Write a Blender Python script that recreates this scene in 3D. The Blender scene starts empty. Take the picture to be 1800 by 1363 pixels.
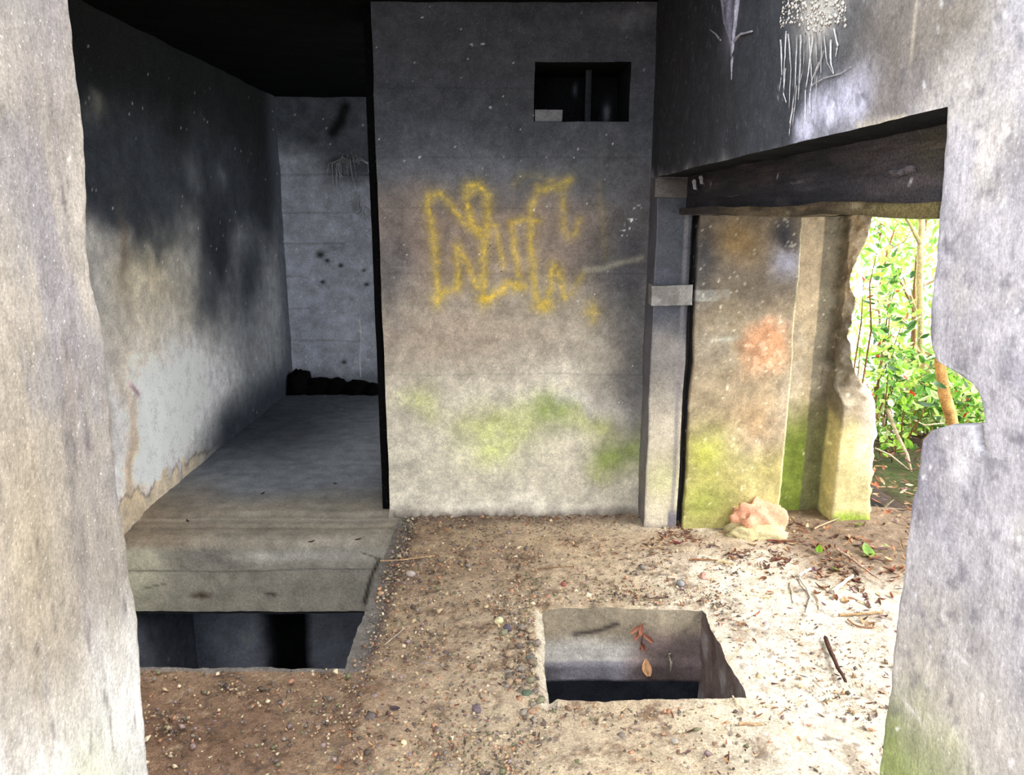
import bpy, math, random
import numpy as np
from mathutils import Matrix, Vector, Euler

random.seed(7); rng = np.random.default_rng(7)
S = bpy.context.scene; COL = S.collection

# ------------------------------------------------------------ camera, sky, exposure
PITCH, YAW, CAMZ, FPX = math.radians(12.83), math.radians(0.30), 1.6, 1350.0
cd = bpy.data.cameras.new('camera'); cam = bpy.data.objects.new('camera', cd); COL.objects.link(cam)
cam.location = (0, 0, CAMZ); cam.rotation_euler = (math.pi/2 - PITCH, 0, -YAW)
cd.sensor_width = 36; cd.lens = FPX/1800*36; cd.clip_start = 0.05; cd.clip_end = 200
S.camera = cam
w = bpy.data.worlds.new('sky'); S.world = w; w.use_nodes = True
bg = w.node_tree.nodes['Background']; bg.inputs[0].default_value = (0.95, 0.98, 1.0, 1); bg.inputs[1].default_value = 1.6
sd = bpy.data.lights.new('sun', 'SUN'); sun = bpy.data.objects.new('sun', sd); COL.objects.link(sun)
sd.energy = 1.6; sd.angle = math.radians(25); sd.color = (1.0, 0.96, 0.88)
sun.rotation_euler = Vector((-0.70, 0.35, -0.75)).to_track_quat('-Z', 'Y').to_euler()
S.view_settings.view_transform = 'Standard'; S.view_settings.look = 'None'
S.view_settings.gamma = 1; S.view_settings.use_curve_mapping = False
S.view_settings.exposure = 1.55
try: S.cycles.max_bounces = 12; S.cycles.diffuse_bounces = 8
except Exception: pass

# ------------------------------------------------------------ measuring helpers (pixel of the photograph -> point on a real plane)
RM = np.array(Euler((math.pi/2 - PITCH, 0, -YAW)).to_matrix())
C0 = np.array((0, 0, CAMZ))
def ray(px, py): return RM @ np.array(((px-900)/FPX, -(py-681.5)/FPX, -1.0))
def onX(px, py, X): d = ray(px, py); return C0 + d*(X/d[0])
def onY(px, py, Y): d = ray(px, py); return C0 + d*(Y/d[1])
def onZ(px, py, Z=0.0): d = ray(px, py); return C0 + d*((Z-CAMZ)/d[2])
def far(px, py, ax): return C0 + ray(px, py)*ax

# ------------------------------------------------------------ noise
def _h(ix, iy, iz, s):
    n = (ix*374761393 + iy*668265263 + iz*2147483647*7 + s*1274126177) & 0xffffffff
    n = ((n ^ (n >> 13))*1274126177) & 0xffffffff
    n = ((n ^ (n >> 15))*2246822519) & 0xffffffff
    return ((n ^ (n >> 16)) & 0xffff)/65535.0
def vn(P, sc, seed=0):
    if np.isscalar(sc): sc = (sc, sc, sc)
    Q = P*np.array(sc) + 100.0 + seed*3.17
    I = np.floor(Q).astype(np.int64); F = Q-I; F = F*F*(3-2*F)
    r = 0
    for dx in (0, 1):
        wx = F[..., 0] if dx else 1-F[..., 0]
        for dy in (0, 1):
            wy = F[..., 1] if dy else 1-F[..., 1]
            for dz in (0, 1):
                wz = F[..., 2] if dz else 1-F[..., 2]
                r = r + wx*wy*wz*_h(I[..., 0]+dx, I[..., 1]+dy, I[..., 2]+dz, seed)
    return r*2-1
def fbm(P, sc, oc=4, seed=0, gain=.5):
    r = 0; a = 1; t = 0; s = np.array(sc if not np.isscalar(sc) else (sc, sc, sc), float)
    for k in range(oc):
        r = r + a*vn(P, tuple(s), seed+k*11); t += a; a *= gain; s = s*2.03
    return r/t
def vdisp(P, amp=1.0):
    D = np.stack([vn(P, 5, 3)*.007+vn(P, 26, 6)*.0022, vn(P, 5, 4)*.007+vn(P, 26, 7)*.0022, vn(P, 5, 5)*.007+vn(P, 26, 8)*.0022], -1)
    return D*amp
def sst(x, a, b): t = np.clip((x-a)/(b-a), 0, 1); return t*t*(3-2*t)
def lin(c): c = np.clip(np.asarray(c, float), 0, 1); return np.where(c <= .04045, c/12.92, ((c+.055)/1.055)**2.4)
def rgb(r, g, b): return np.array((r, g, b))/255.0
def mix(C, t, m): m = np.clip(m, 0, 1)[..., None]; return C*(1-m)+np.asarray(t)*m
def blob(A, B, a, b, ra, rb, rot=0):
    dx = A-a; dy = B-b; c, s = math.cos(rot), math.sin(rot)
    u = (dx*c+dy*s)/ra; v = (-dx*s+dy*c)/rb
    return np.exp(-(u*u+v*v))
def poly_d(A, B, pts):
    d = np.full(A.shape, 1e9)
    for (x0, y0), (x1, y1) in zip(pts[:-1], pts[1:]):
        vx, vy = x1-x0, y1-y0; L = vx*vx+vy*vy+1e-12
        t = np.clip(((A-x0)*vx+(B-y0)*vy)/L, 0, 1)
        d = np.minimum(d, np.hypot(A-x0-t*vx, B-y0-t*vy))
    return d

def poly_mask(P, pts, wd, ax=(0, 2)):
    d = poly_d(P[:, ax[0]], P[:, ax[1]], [tuple(p) for p in pts]); return np.exp(-(d/wd)**2)

# ------------------------------------------------------------ materials
def concrete(name, bump=.5, scale=60, rough=.92, speck=.25, grain=.18, streak=None):
    m = bpy.data.materials.new(name); m.use_nodes = True; nt = m.node_tree; N = nt.nodes; L = nt.links
    b = N['Principled BSDF']; b.inputs['Roughness'].default_value = rough; b.inputs['Specular IOR Level'].default_value = .25
    at = N.new('ShaderNodeAttribute'); at.attribute_name = 'Col'
    tc = N.new('ShaderNodeNewGeometry')
    mp = N.new('ShaderNodeMapping'); L.new(tc.outputs['Position'], mp.inputs[0])
    if streak: mp.inputs['Scale'].default_value = streak
    n1 = N.new('ShaderNodeTexNoise'); n1.inputs['Scale'].default_value = scale; n1.inputs['Detail'].default_value = 7; n1.inputs['Roughness'].default_value = .65
    n2 = N.new('ShaderNodeTexNoise'); n2.inputs['Scale'].default_value = scale*.22; n2.inputs['Detail'].default_value = 5
    n3 = N.new('ShaderNodeTexNoise'); n3.inputs['Scale'].default_value = scale*2.6; n3.inputs['Detail'].default_value = 2
    L.new(mp.outputs[0], n1.inputs[0]); L.new(mp.outputs[0], n2.inputs[0]); L.new(tc.outputs['Position'], n3.inputs[0])
    mr = N.new('ShaderNodeMapRange'); mr.inputs[1].default_value = .3; mr.inputs[2].default_value = .7; mr.inputs[3].default_value = 1-grain; mr.inputs[4].default_value = 1+grain
    L.new(n1.outputs[0], mr.inputs[0])
    mr2 = N.new('ShaderNodeMapRange'); mr2.inputs[1].default_value = .3; mr2.inputs[2].default_value = .7; mr2.inputs[3].default_value = 1-grain*.8; mr2.inputs[4].default_value = 1+grain*.8
    L.new(n2.outputs[0], mr2.inputs[0])
    mu = N.new('ShaderNodeMath'); mu.operation = 'MULTIPLY'; L.new(mr.outputs[0], mu.inputs[0]); L.new(mr2.outputs[0], mu.inputs[1])
    n4 = N.new('ShaderNodeTexNoise'); n4.inputs['Scale'].default_value = 165; n4.inputs['Detail'].default_value = 4; n4.inputs['Roughness'].default_value = .7; L.new(tc.outputs['Position'], n4.inputs[0])
    mr4 = N.new('ShaderNodeMapRange'); mr4.inputs[1].default_value = .32; mr4.inputs[2].default_value = .68; mr4.inputs[3].default_value = 1-grain*1.5; mr4.inputs[4].default_value = 1+grain*1.5
    L.new(n4.outputs[0], mr4.inputs[0]); mu4 = N.new('ShaderNodeMath'); mu4.operation = 'MULTIPLY'; L.new(mu.outputs[0], mu4.inputs[0]); L.new(mr4.outputs[0], mu4.inputs[1]); mu = mu4
    vm = N.new('ShaderNodeVectorMath'); vm.operation = 'SCALE'; L.new(at.outputs['Color'], vm.inputs[0]); L.new(mu.outputs[0], vm.inputs['Scale'])
    sp = N.new('ShaderNodeMapRange'); sp.inputs[1].default_value = .66; sp.inputs[2].default_value = .74; sp.inputs[3].default_value = 0; sp.inputs[4].default_value = speck
    L.new(n3.outputs[0], sp.inputs[0])
    sc = N.new('ShaderNodeVectorMath'); sc.operation = 'ADD'; L.new(vm.outputs[0], sc.inputs[0]); L.new(sp.outputs[0], sc.inputs[1])
    L.new(sc.outputs[0], b.inputs['Base Color'])
    bp = N.new('ShaderNodeBump'); bp.inputs['Strength'].default_value = bump; bp.inputs['Distance'].default_value = .012
    ad = N.new('ShaderNodeMath'); ad.operation = 'ADD'; L.new(n1.outputs[0], ad.inputs[0]); L.new(n2.outputs[0], ad.inputs[1])
    L.new(ad.outputs[0], bp.inputs['Height']); L.new(bp.outputs[0], b.inputs['Normal'])
    return m
M_WALL = concrete('weathered_concrete', .35, 55, speck=.10)
M_NEAR = concrete('streaked_concrete', .5, 60, speck=.22, grain=.17, streak=(1, 1, .55))
M_FLOOR = concrete('dusty_floor_concrete', .8, 75, speck=.12, grain=.26)
M_DARK = concrete('sooty_and_shaded_concrete', .4, 45, speck=.03)  # real soot, and faces coloured dark in place of shade
M_DARK.node_tree.nodes['Principled BSDF'].inputs['Specular IOR Level'].default_value = .05
M_WOOD = concrete('charred_timber', .8, 40, speck=.03, grain=.35, streak=(1, .08, 1))
M_STONE = concrete('gravel_stone', .3, 120, speck=.05, grain=.2)
M_BARK = concrete('twig_bark', .6, 120, speck=.02, grain=.3)
M_GROUND = concrete('woodland_soil', 1.0, 40, speck=.05, grain=.4)
def leaf_mat(name, c, rough=.45, trans=.35):
    m = bpy.data.materials.new(name); m.use_nodes = True; nt = m.node_tree; N = nt.nodes; L = nt.links
    b = N['Principled BSDF']; b.inputs['Roughness'].default_value = rough
    at = N.new('ShaderNodeAttribute'); at.attribute_name = 'Col'
    n = N.new('ShaderNodeTexNoise'); n.inputs['Scale'].default_value = 40
    g = N.new('ShaderNodeNewGeometry'); L.new(g.outputs['Position'], n.inputs[0])
    mr = N.new('ShaderNodeMapRange'); mr.inputs[3].default_value = .65; mr.inputs[4].default_value = 1.35; L.new(n.outputs[0], mr.inputs[0])
    vm = N.new('ShaderNodeVectorMath'); vm.operation = 'SCALE'; L.new(at.outputs['Color'], vm.inputs[0]); L.new(mr.outputs[0], vm.inputs['Scale'])
    L.new(vm.outputs[0], b.inputs['Base Color'])
    t = N.new('ShaderNodeBsdfTranslucent'); L.new(vm.outputs[0], t.inputs[0])
    mx = N.new('ShaderNodeMixShader'); mx.inputs[0].default_value = trans
    L.new(b.outputs[0], mx.inputs[1]); L.new(t.outputs[0], mx.inputs[2]); L.new(mx.outputs[0], N['Material Output'].inputs[0])
    return m
M_LEAF = leaf_mat('living_leaf', 0, .3, .5); M_DEAD = leaf_mat('dead_leaf', 0, .75, .1)

# ------------------------------------------------------------ object helpers
def tag(o, label=None, cat=None, group=None, kind=None):
    if label: o['label'] = label
    if cat: o['category'] = cat
    if group: o['group'] = group
    if kind: o['kind'] = kind
    return o
def mesh(name, V, F, col=None, mat=None, parent=None, smooth=True):
    me = bpy.data.meshes.new(name); V = np.asarray(V, float); F = np.asarray(F)
    me.vertices.add(len(V)); me.vertices.foreach_set('co', V.ravel())
    k = F.shape[1]; me.loops.add(F.size); me.loops.foreach_set('vertex_index', F.ravel().astype(np.int32))
    me.polygons.add(len(F)); me.polygons.foreach_set('loop_start', (np.arange(len(F))*k).astype(np.int32))
    try: me.polygons.foreach_set('loop_total', np.full(len(F), k, np.int32))
    except Exception: pass
    if smooth: me.polygons.foreach_set('use_smooth', np.ones(len(F), bool))
    me.update(calc_edges=True); me.validate()
    if col is not None:
        c = np.ones((len(V), 4)); c[:, :3] = lin(np.broadcast_to(col, (len(V), 3)))
        a = me.color_attributes.new('Col', 'FLOAT_COLOR', 'POINT'); a.data.foreach_set('color', c.ravel())
    if mat: me.materials.append(mat)
    return me
def obj(name, me, parent=None):
    o = bpy.data.objects.new(name, me); COL.objects.link(o)
    if parent: o.parent = parent
    return o
# colour gain per face, evening out light between near and deep faces (linear)
GAIN = {'wall_front_left': .54, 'wall_front_right': 1.05, 'wall_center': 1.5, 'wall_left': 2.0, 'wall_back': 1.7, 'floor_recess': 1.25, 'wall_right': .95, 'floor': 1.0, 'floor_threshold': 1.0, 'wall_doorway': 1.35, 'wall_pier': 1.6, 'wall_chamber_back': 3.0}
def patch(name, P, colfn, mat=M_WALL, keep=None, amp=1.0, extra=None, parent=None, kind='structure', label=None):
    n, m = P.shape[:2]; P0 = P.reshape(-1, 3)
    Q = P0 + vdisp(P0, amp)
    if extra is not None: Q = Q + extra(P0)
    C = colfn(P0)
    if name.startswith('wall') and amp > 0: C = C*(1+.14*fbm(P0+.06*fbm(P0, 9, 2, 902)[:, None], 9, 5, 901, .65)+.08*fbm(P0, 50, 3, 903, .7))[:, None]
    if name in GAIN: C = np.clip(C, 0, 1)*GAIN[name]**(1/2.2)
    idx = np.arange(n*m).reshape(n, m)
    F = np.stack([idx[:-1, :-1], idx[1:, :-1], idx[1:, 1:], idx[:-1, 1:]], -1)
    if keep is not None:
        cen = (P[:-1, :-1]+P[1:, 1:])*.5; F = F[keep(cen)]
    F = F.reshape(-1, 4)
    if keep is not None:
        used = np.unique(F); mp = np.full(n*m, -1); mp[used] = np.arange(len(used)); F = mp[F]; Q = Q[used]; C = C[used]
    o = obj(name, mesh(name, Q, F, C, mat), parent)
    if not parent and kind: o['kind'] = kind
    if label: o['label'] = label
    return o
def lsp(step, *knots):
    out = [np.array([knots[0]])]
    for a, b in zip(knots[:-1], knots[1:]): out.append(np.linspace(a, b, max(2, int(round(abs(b-a)/step))+1))[1:])
    return np.concatenate(out)
def grid(A, B, f):
    a, b = np.meshgrid(A, B, indexing='ij'); return np.stack(np.broadcast_arrays(*f(a, b)), -1).astype(float)
def sweep(path_at, zs, step):
    """wall of vertical faces: path_at(z) -> corner list (x,y); every z uses the same sample count"""
    ref = path_at(zs[len(zs)//2]); ns = [max(1, int(round(math.dist(a, b)/step))) for a, b in zip(ref[:-1], ref[1:])]
    rows = []
    for z in zs:
        p = path_at(z); r = [(p[0][0], p[0][1], z)]
        for (a, b), k in zip(zip(p[:-1], p[1:]), ns):
            for i in range(1, k+1): t = i/k; r.append((a[0]+(b[0]-a[0])*t, a[1]+(b[1]-a[1])*t, z))
        rows.append(r)
    return np.array(rows)
def tube(pts, radii, seg=6, jit=0.0):
    pts = [Vector(p) for p in pts]; V = []; F = []
    for i, p in enumerate(pts):
        d = (pts[min(i+1, len(pts)-1)]-pts[max(i-1, 0)]).normalized()
        u = d.cross(Vector((0, 0, 1)));
        if u.length < 1e-3: u = d.cross(Vector((1, 0, 0)))
        u.normalize(); v = d.cross(u)
        for k in range(seg):
            a = 2*math.pi*k/seg; r = radii[i]*(1+random.uniform(-jit, jit)); V.append(p+u*(math.cos(a)*r)+v*(math.sin(a)*r))
    for i in range(len(pts)-1):
        for k in range(seg): F.append((i*seg+k, i*seg+(k+1) % seg, (i+1)*seg+(k+1) % seg, (i+1)*seg+k))
    for base, p in ((0, pts[0]), ((len(pts)-1)*seg, pts[-1])):
        V.append(p); c = len(V)-1
        for k in range(seg): F.append((base+k, base+(k+1) % seg, c, c))
    return np.array([tuple(v) for v in V]), F
def tube_obj(name, pts, radii, col, mat=M_BARK, seg=6, jit=.12, parent=None):
    V, F = tube(pts, radii, seg, jit)
    me = bpy.data.meshes.new(name); me.from_pydata([tuple(v) for v in V], [], [tuple(dict.fromkeys(f)) for f in F]); me.update()
    c = np.ones((len(V), 4)); c[:, :3] = lin(mix(np.tile(col, (len(V), 1)), np.array(col)*.6, (rng.random(len(V)) < .3)*.5))
    a = me.color_attributes.new('Col', 'FLOAT_COLOR', 'POINT'); a.data.foreach_set('color', c.ravel())
    me.polygons.foreach_set('use_smooth', [True]*len(me.polygons)); me.materials.append(mat)
    return obj(name, me, parent)
def wob(a, b, n=7, w=.01, flat=False, arc=0):
    a = np.array(a, float); b = np.array(b, float); L = np.linalg.norm(b-a); d = (b-a)/L
    s = np.cross(d, (0, 0, 1)); s = s/(np.linalg.norm(s)+1e-9); out = []
    for i in range(n):
        t = i/(n-1); p = a+(b-a)*t + s*(random.uniform(-w, w)+arc*math.sin(math.pi*t))
        if not flat: p = p+np.array((0, 0, random.uniform(-w, w)))
        out.append(p)
    return out

# ================================================================= THE SETTING
ZC = 2.56            # ceiling
YP = 3.90            # inner panel wall
XL = -1.98           # left wall
YB = 6.93            # back wall of the recess
SOOT = rgb(52, 55, 62); BLACK = rgb(26, 27, 30)
LGREY = rgb(196, 193, 192); TAN = rgb(182, 172, 152); GREYT = rgb(160, 155, 148)
MOSS = rgb(150, 160, 88); DMOSS = rgb(98, 116, 55)

# ---- inner panel wall with yellow spray paint
GZ = lambda x, y: tuple(onY(640+x/2.727, 250+y/2.727, YP)[[0, 2]])
strokes = [([(350, 780), (352, 690), (345, 560), (322, 400), (305, 300), (320, 255), (370, 252), (410, 300), (470, 370), (530, 430), (560, 450)], .020, .75),
 ([(340, 755), (385, 712), (450, 700), (452, 620), (440, 495), (480, 560), (520, 640), (545, 700)], .019, .75),
 ([(560, 430), (520, 400), (490, 300), (500, 215), (545, 205), (590, 260), (592, 400), (575, 500), (570, 640), (575, 775)], .022, .8),
 ([(590, 375), (630, 400), (650, 500), (672, 600)], .017, .55),
 ([(575, 770), (620, 740), (690, 682), (765, 690)], .022, .9),
 ([(745, 650), (722, 500), (705, 382), (760, 372), (835, 380)], .018, .65),
 ([(795, 380), (802, 300), (830, 232), (900, 215), (990, 180), (960, 225), (850, 225)], .019, .65),
 ([(800, 370), (802, 500), (815, 700), (835, 785), (875, 800), (890, 720), (905, 585), (935, 620), (960, 745)], .020, .7),
 ([(955, 260), (955, 420), (978, 452), (1012, 440), (1032, 370)], .016, .5),
 ([(960, 745), (1000, 720), (1055, 630)], .016, .4), ([(1095, 780), (1095, 850)], .026, .4), ([(720, 200), (760, 160), (850, 165)], .02, .2),
 ([(1130, 210), (1145, 420), (1160, 560)], .02, .12)]
def panel_col(P):
    W = P + np.stack([fbm(P, 5, 3, 20)*.09, P[:, 0]*0, fbm(P, 5, 3, 21)*.09], -1)
    x, z = W[:, 0], W[:, 2]; n = fbm(P, 3, 4, 30)
    C = np.tile(rgb(176, 170, 156), (len(P), 1))
    C = mix(C, rgb(150, 142, 130), sst(z+n*.15, .55, .95)*.8)
    C = mix(C, rgb(122, 110, 102), sst(z+n*.2, 1.0, 1.45)); C = mix(C, rgb(150, 132, 118), blob(x, z, -.3, 1.0, .5, .12)*.5)
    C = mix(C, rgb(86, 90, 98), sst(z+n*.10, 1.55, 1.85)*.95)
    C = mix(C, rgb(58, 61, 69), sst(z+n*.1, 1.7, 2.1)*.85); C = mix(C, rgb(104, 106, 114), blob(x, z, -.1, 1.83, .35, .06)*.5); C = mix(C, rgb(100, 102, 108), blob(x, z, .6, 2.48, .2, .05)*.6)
    C = mix(C, rgb(66, 68, 74), blob(x, z, .62, 1.35, .20, .55)*.9)
    C = mix(C, rgb(80, 80, 84), blob(x, z, .70, .75, .16, .40)*.8)
    C = mix(C, rgb(76, 78, 84), blob(x, z, -.62, 1.35, .10, .30)*.6)
    C = mix(C, rgb(60, 62, 68), blob(x, z, .05, 2.25, .35, .25)*.35)
    C = mix(C, rgb(190, 184, 172), blob(x, z, .25, .75, .22, .12, .5)*.8)
    C = mix(C, rgb(196, 192, 170), blob(x, z, -.1, .32, .3, .14)*.6)
    C = mix(C, rgb(180, 178, 182), blob(x, z, .35, .6, .25, .06)*.5)
    for (px, py, ra, rb, k) in ((870, 760, .20, .11, .6), (745, 715, .10, .10, .55), (965, 735, .12, .10, .75), (1040, 745, .10, .06, .6), (1095, 790, .12, .10, .8), (880, 800, .14, .05, .5), (1150, 760, .1, .1, .4), (1060, 820, .08, .05, .5)):
        c = onY(px, py, YP); C = mix(C, rgb(158, 172, 84) if k < .7 else rgb(108, 130, 52), blob(x, z, c[0], c[2], ra, rb)*k*(.75+.5*fbm(P, 14, 3, 33)))
    C = mix(C, rgb(206, 200, 188), blob(x, z, .02, .06, .5, .05)*.55)
    C = mix(C, rgb(92, 84, 80), sst(.05-P[:, 2]+n*.03, -.02, .05)*.8)
    # formwork board joints
    for zz in (1.86, 1.62, .78, 2.18, 1.30): C = mix(C, C*.82, np.exp(-((P[:, 2]-zz-.003*vn(P, 3, 2))/.004)**2)*.5*(vn(P, 2, 40) > -.3))
    C = C*(1+.10*fbm(P, 22, 3, 35))[:, None]
    # spray paint
    px_, pz_ = P[:, 0]+.006*vn(P, 30, 50), P[:, 2]+.006*vn(P, 30, 51); g = np.zeros(len(P))
    sel = (P[:, 2] > .9) & (P[:, 2] < 1.9)
    for pts, wd, k in strokes:
        d = poly_d(px_[sel], pz_[sel], [GZ(*p) for p in pts]); g[sel] = np.maximum(g[sel], k*(.16*np.exp(-(d/(wd*.35))**2)+.50*np.exp(-(d/(wd*1.05))**2)+.26*np.exp(-(d/(wd*2.0))**2)))
    for (a, b, r, k) in ((350, 745, .035, .95), (585, 755, .045, .9), (735, 688, .045, .9), (660, 715, .035, .75), (400, 710, .03, .7), (860, 785, .055, .85), (1095, 815, .045, .55), (450, 560, .04, .4), (900, 195, .05, .4), (540, 430, .03, .7), (520, 415, .03, .6), (530, 240, .04, .5), (830, 210, .03, .4)):
        c = GZ(a, b); g = np.maximum(g, k*blob(P[:, 0], P[:, 2], c[0], c[1], r, r*.7))
    g = g*(.78+.45*fbm(P, 45, 2, 52))
    C = mix(C, rgb(196, 168, 66), g*1.15*(1-.35*(vn(P, 60, 56) > .35))); C = mix(C, rgb(236, 196, 74), np.clip(g-.58, 0, 1)*1.9)
    C = mix(C, rgb(150, 148, 132), poly_mask(P+.01*vn(P, 20, 57)[:, None], [GZ(1060, 610), GZ(1160, 600), GZ(1330, 555)], .016)*.6); C = mix(C, rgb(232, 232, 236), poly_mask(P, [GZ(1240, 450), GZ(1285, 370), GZ(1310, 320)], .02)*(vn(P, 90, 58) > .55)*.9)
    # chips of dark exposed aggregate
    k = vn(P, 70, 60) > .78; C = mix(C, rgb(70, 60, 42), k*(blob(P[:, 0], P[:, 2], *GZ(640, 560), .08, .10) > .3)*.8)
    C = mix(C, rgb(214, 214, 212), sst(fbm(P, 60, 2, 61), .62, .75)*.8)
    return C
NX0, NX1, NZ0, NZ1 = .128, .585, 2.03, 2.30
P = grid(lsp(.006, -.64, NX0, NX1, .73), lsp(.006, -.05, NZ0, NZ1, ZC), lambda a, b: (a, YP, b))
def nichekeep(c): return ~((c[..., 0] > NX0) & (c[..., 0] < NX1) & (c[..., 2] > NZ0) & (c[..., 2] < NZ1))
def base_break(P0):      # crumbled foot of the wall
    m = sst(.06-P0[:, 2]+.05*fbm(P0, 9, 3, 71), 0, .06); return np.stack([m*0, -m*.05*(.4+.6*np.abs(vn(P0, 20, 70))), m*0], -1)
wall_panel = patch('wall_center', P, panel_col, M_WALL, nichekeep, .55, base_break)
dark = lambda c: (lambda P: np.tile(c, (len(P), 1))*(1+.15*fbm(P, 12, 3, 5))[:, None])
# left return of the panel and a black strip added as its shadow gap
patch('wall_center_return', grid(lsp(.05, YP, 4.02), lsp(.05, -.05, ZC), lambda a, b: (-.64, a, b)), dark(BLACK), M_DARK, amp=.55)
patch('shade_strip_1', sweep(lambda z: [(-.62, 3.96), (-.688, 3.96), (-.688, 4.02), (-.62, 4.02)], lsp(.05, -.02, ZC), .02), dark(rgb(12, 12, 13)), M_DARK, amp=.3)
patch('wall_recess_right', grid(lsp(.08, 3.96, 4.42), lsp(.08, -.05, ZC+.06), lambda a, b: (-.61, a, b)), dark(SOOT), M_DARK)
patch('wall_inner_front', grid(lsp(.08, -.61, 1.6), lsp(.08, -.05, ZC+.06), lambda a, b: (a, 4.42, b)), dark(GREYT), M_DARK)  # unseen back room, opened up to bring light into the recess
patch('wall_inner_back', grid(lsp(.08, -.61, 1.6), lsp(.08, -.05, ZC+.06), lambda a, b: (a, YB, b)), dark(GREYT*1.1), M_DARK)
patch('floor_inner', grid(lsp(.08, -.61, 1.6), lsp(.08, 4.4, YB), lambda a, b: (a, b, .02)), dark(GREYT), M_DARK)
patch('wall_unseen_light_opening', grid(lsp(.08, 4.42, 4.6, 6.85, YB), lsp(.08, -.05, .3, 2.45, ZC+.06), lambda a, b: (1.6, a, b)), dark(GREYT), M_DARK, lambda c: ~((c[..., 1] > 4.6) & (c[..., 1] < 6.85) & (c[..., 2] > .3) & (c[..., 2] < 2.45)))  # unseen opening added so sky light reaches the recess
# niche in the panel
tn = bpy.data.objects.new('window_1', None); COL.objects.link(tn); tn['kind'] = 'structure'; tn['label'] = 'small dark rectangular opening high in the wall'
ND = YP+.45
patch('reveal', grid(lsp(.03, YP, ND), lsp(.03, NZ0, NZ1), lambda a, b: (NX0, a, b)), dark(BLACK), M_DARK, parent=tn, amp=.55)
patch('reveal', grid(lsp(.03, YP, ND), lsp(.03, NZ0, NZ1), lambda a, b: (NX1, a, b)), dark(BLACK*1.4), M_DARK, parent=tn, amp=.55)
patch('sill', grid(lsp(.03, NX0, NX1), lsp(.03, YP, ND), lambda a, b: (a, b, NZ0)), dark(rgb(40, 42, 47)), M_DARK, parent=tn, amp=.55)
patch('head', grid(lsp(.03, NX0, NX1), lsp(.03, YP, ND), lambda a, b: (a, b, NZ1)), dark(BLACK), M_DARK, parent=tn, amp=.55)
def nb(P): C = np.tile(rgb(24, 25, 28), (len(P), 1)); C = mix(C, rgb(90, 95, 108), blob(P[:, 0], P[:, 2], .36, 2.24, .012, .035)); return mix(C, rgb(120, 122, 135), blob(P[:, 0], P[:, 2], .53, 2.12, .02, .05))
patch('back_panel', grid(lsp(.01, NX0, NX1), lsp(.01, NZ0, NZ1), lambda a, b: (a, ND, b)), nb, M_DARK, parent=tn)  # closes the opening; darkness of the room beyond painted on it
def box_patch(name, x0, x1, y0, y1, z0, z1, col, mat, parent=None, step=.02, amp=.6, kind='structure', label=None, extra=None):
    """closed box skinned as two merged grids (sides swept, caps) in one mesh"""
    sx = sweep(lambda z: [(x0, y0), (x1, y0), (x1, y1), (x0, y1), (x0, y0)], lsp(step, z0, z1), step)
    t = grid(lsp(step, x0, x1), lsp(step, y0, y1), lambda a, b: (a, b, z1)); b_ = grid(lsp(step, x0, x1), lsp(step, y0, y1), lambda a, b: (a, b, z0))
    V = []; F = []; off = 0
    for g in (sx, t, b_):
        n, m = g.shape[:2]; idx = np.arange(n*m).reshape(n, m)+off
        F.append(np.stack([idx[:-1, :-1], idx[1:, :-1], idx[1:, 1:], idx[:-1, 1:]], -1).reshape(-1, 4)); V.append(g.reshape(-1, 3)); off += n*m
    V = np.concatenate(V); F = np.concatenate(F); C = col(V) if callable(col) else dark(col)(V)
    Q = V+vdisp(V, amp)
    if extra is not None: Q = Q+extra(V)
    o = obj(name, mesh(name, Q, F, C, mat), parent)
    if kind and not parent: o['kind'] = kind
    if label: o['label'] = label
    return o
box_patch('mullion', .395, .425, YP+.22, YP+.26, NZ0, NZ1, rgb(58, 61, 68), M_DARK, tn, .02)
nbk = box_patch('niche_block', NX0+.005, NX0+.135, YP+.012, YP+.10, NZ0+.002, NZ0+.056, rgb(128, 130, 136), M_WALL, None, .012, .3, None)
tag(nbk, 'pale grey block sitting in the left corner of the small wall opening', 'block')

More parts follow.
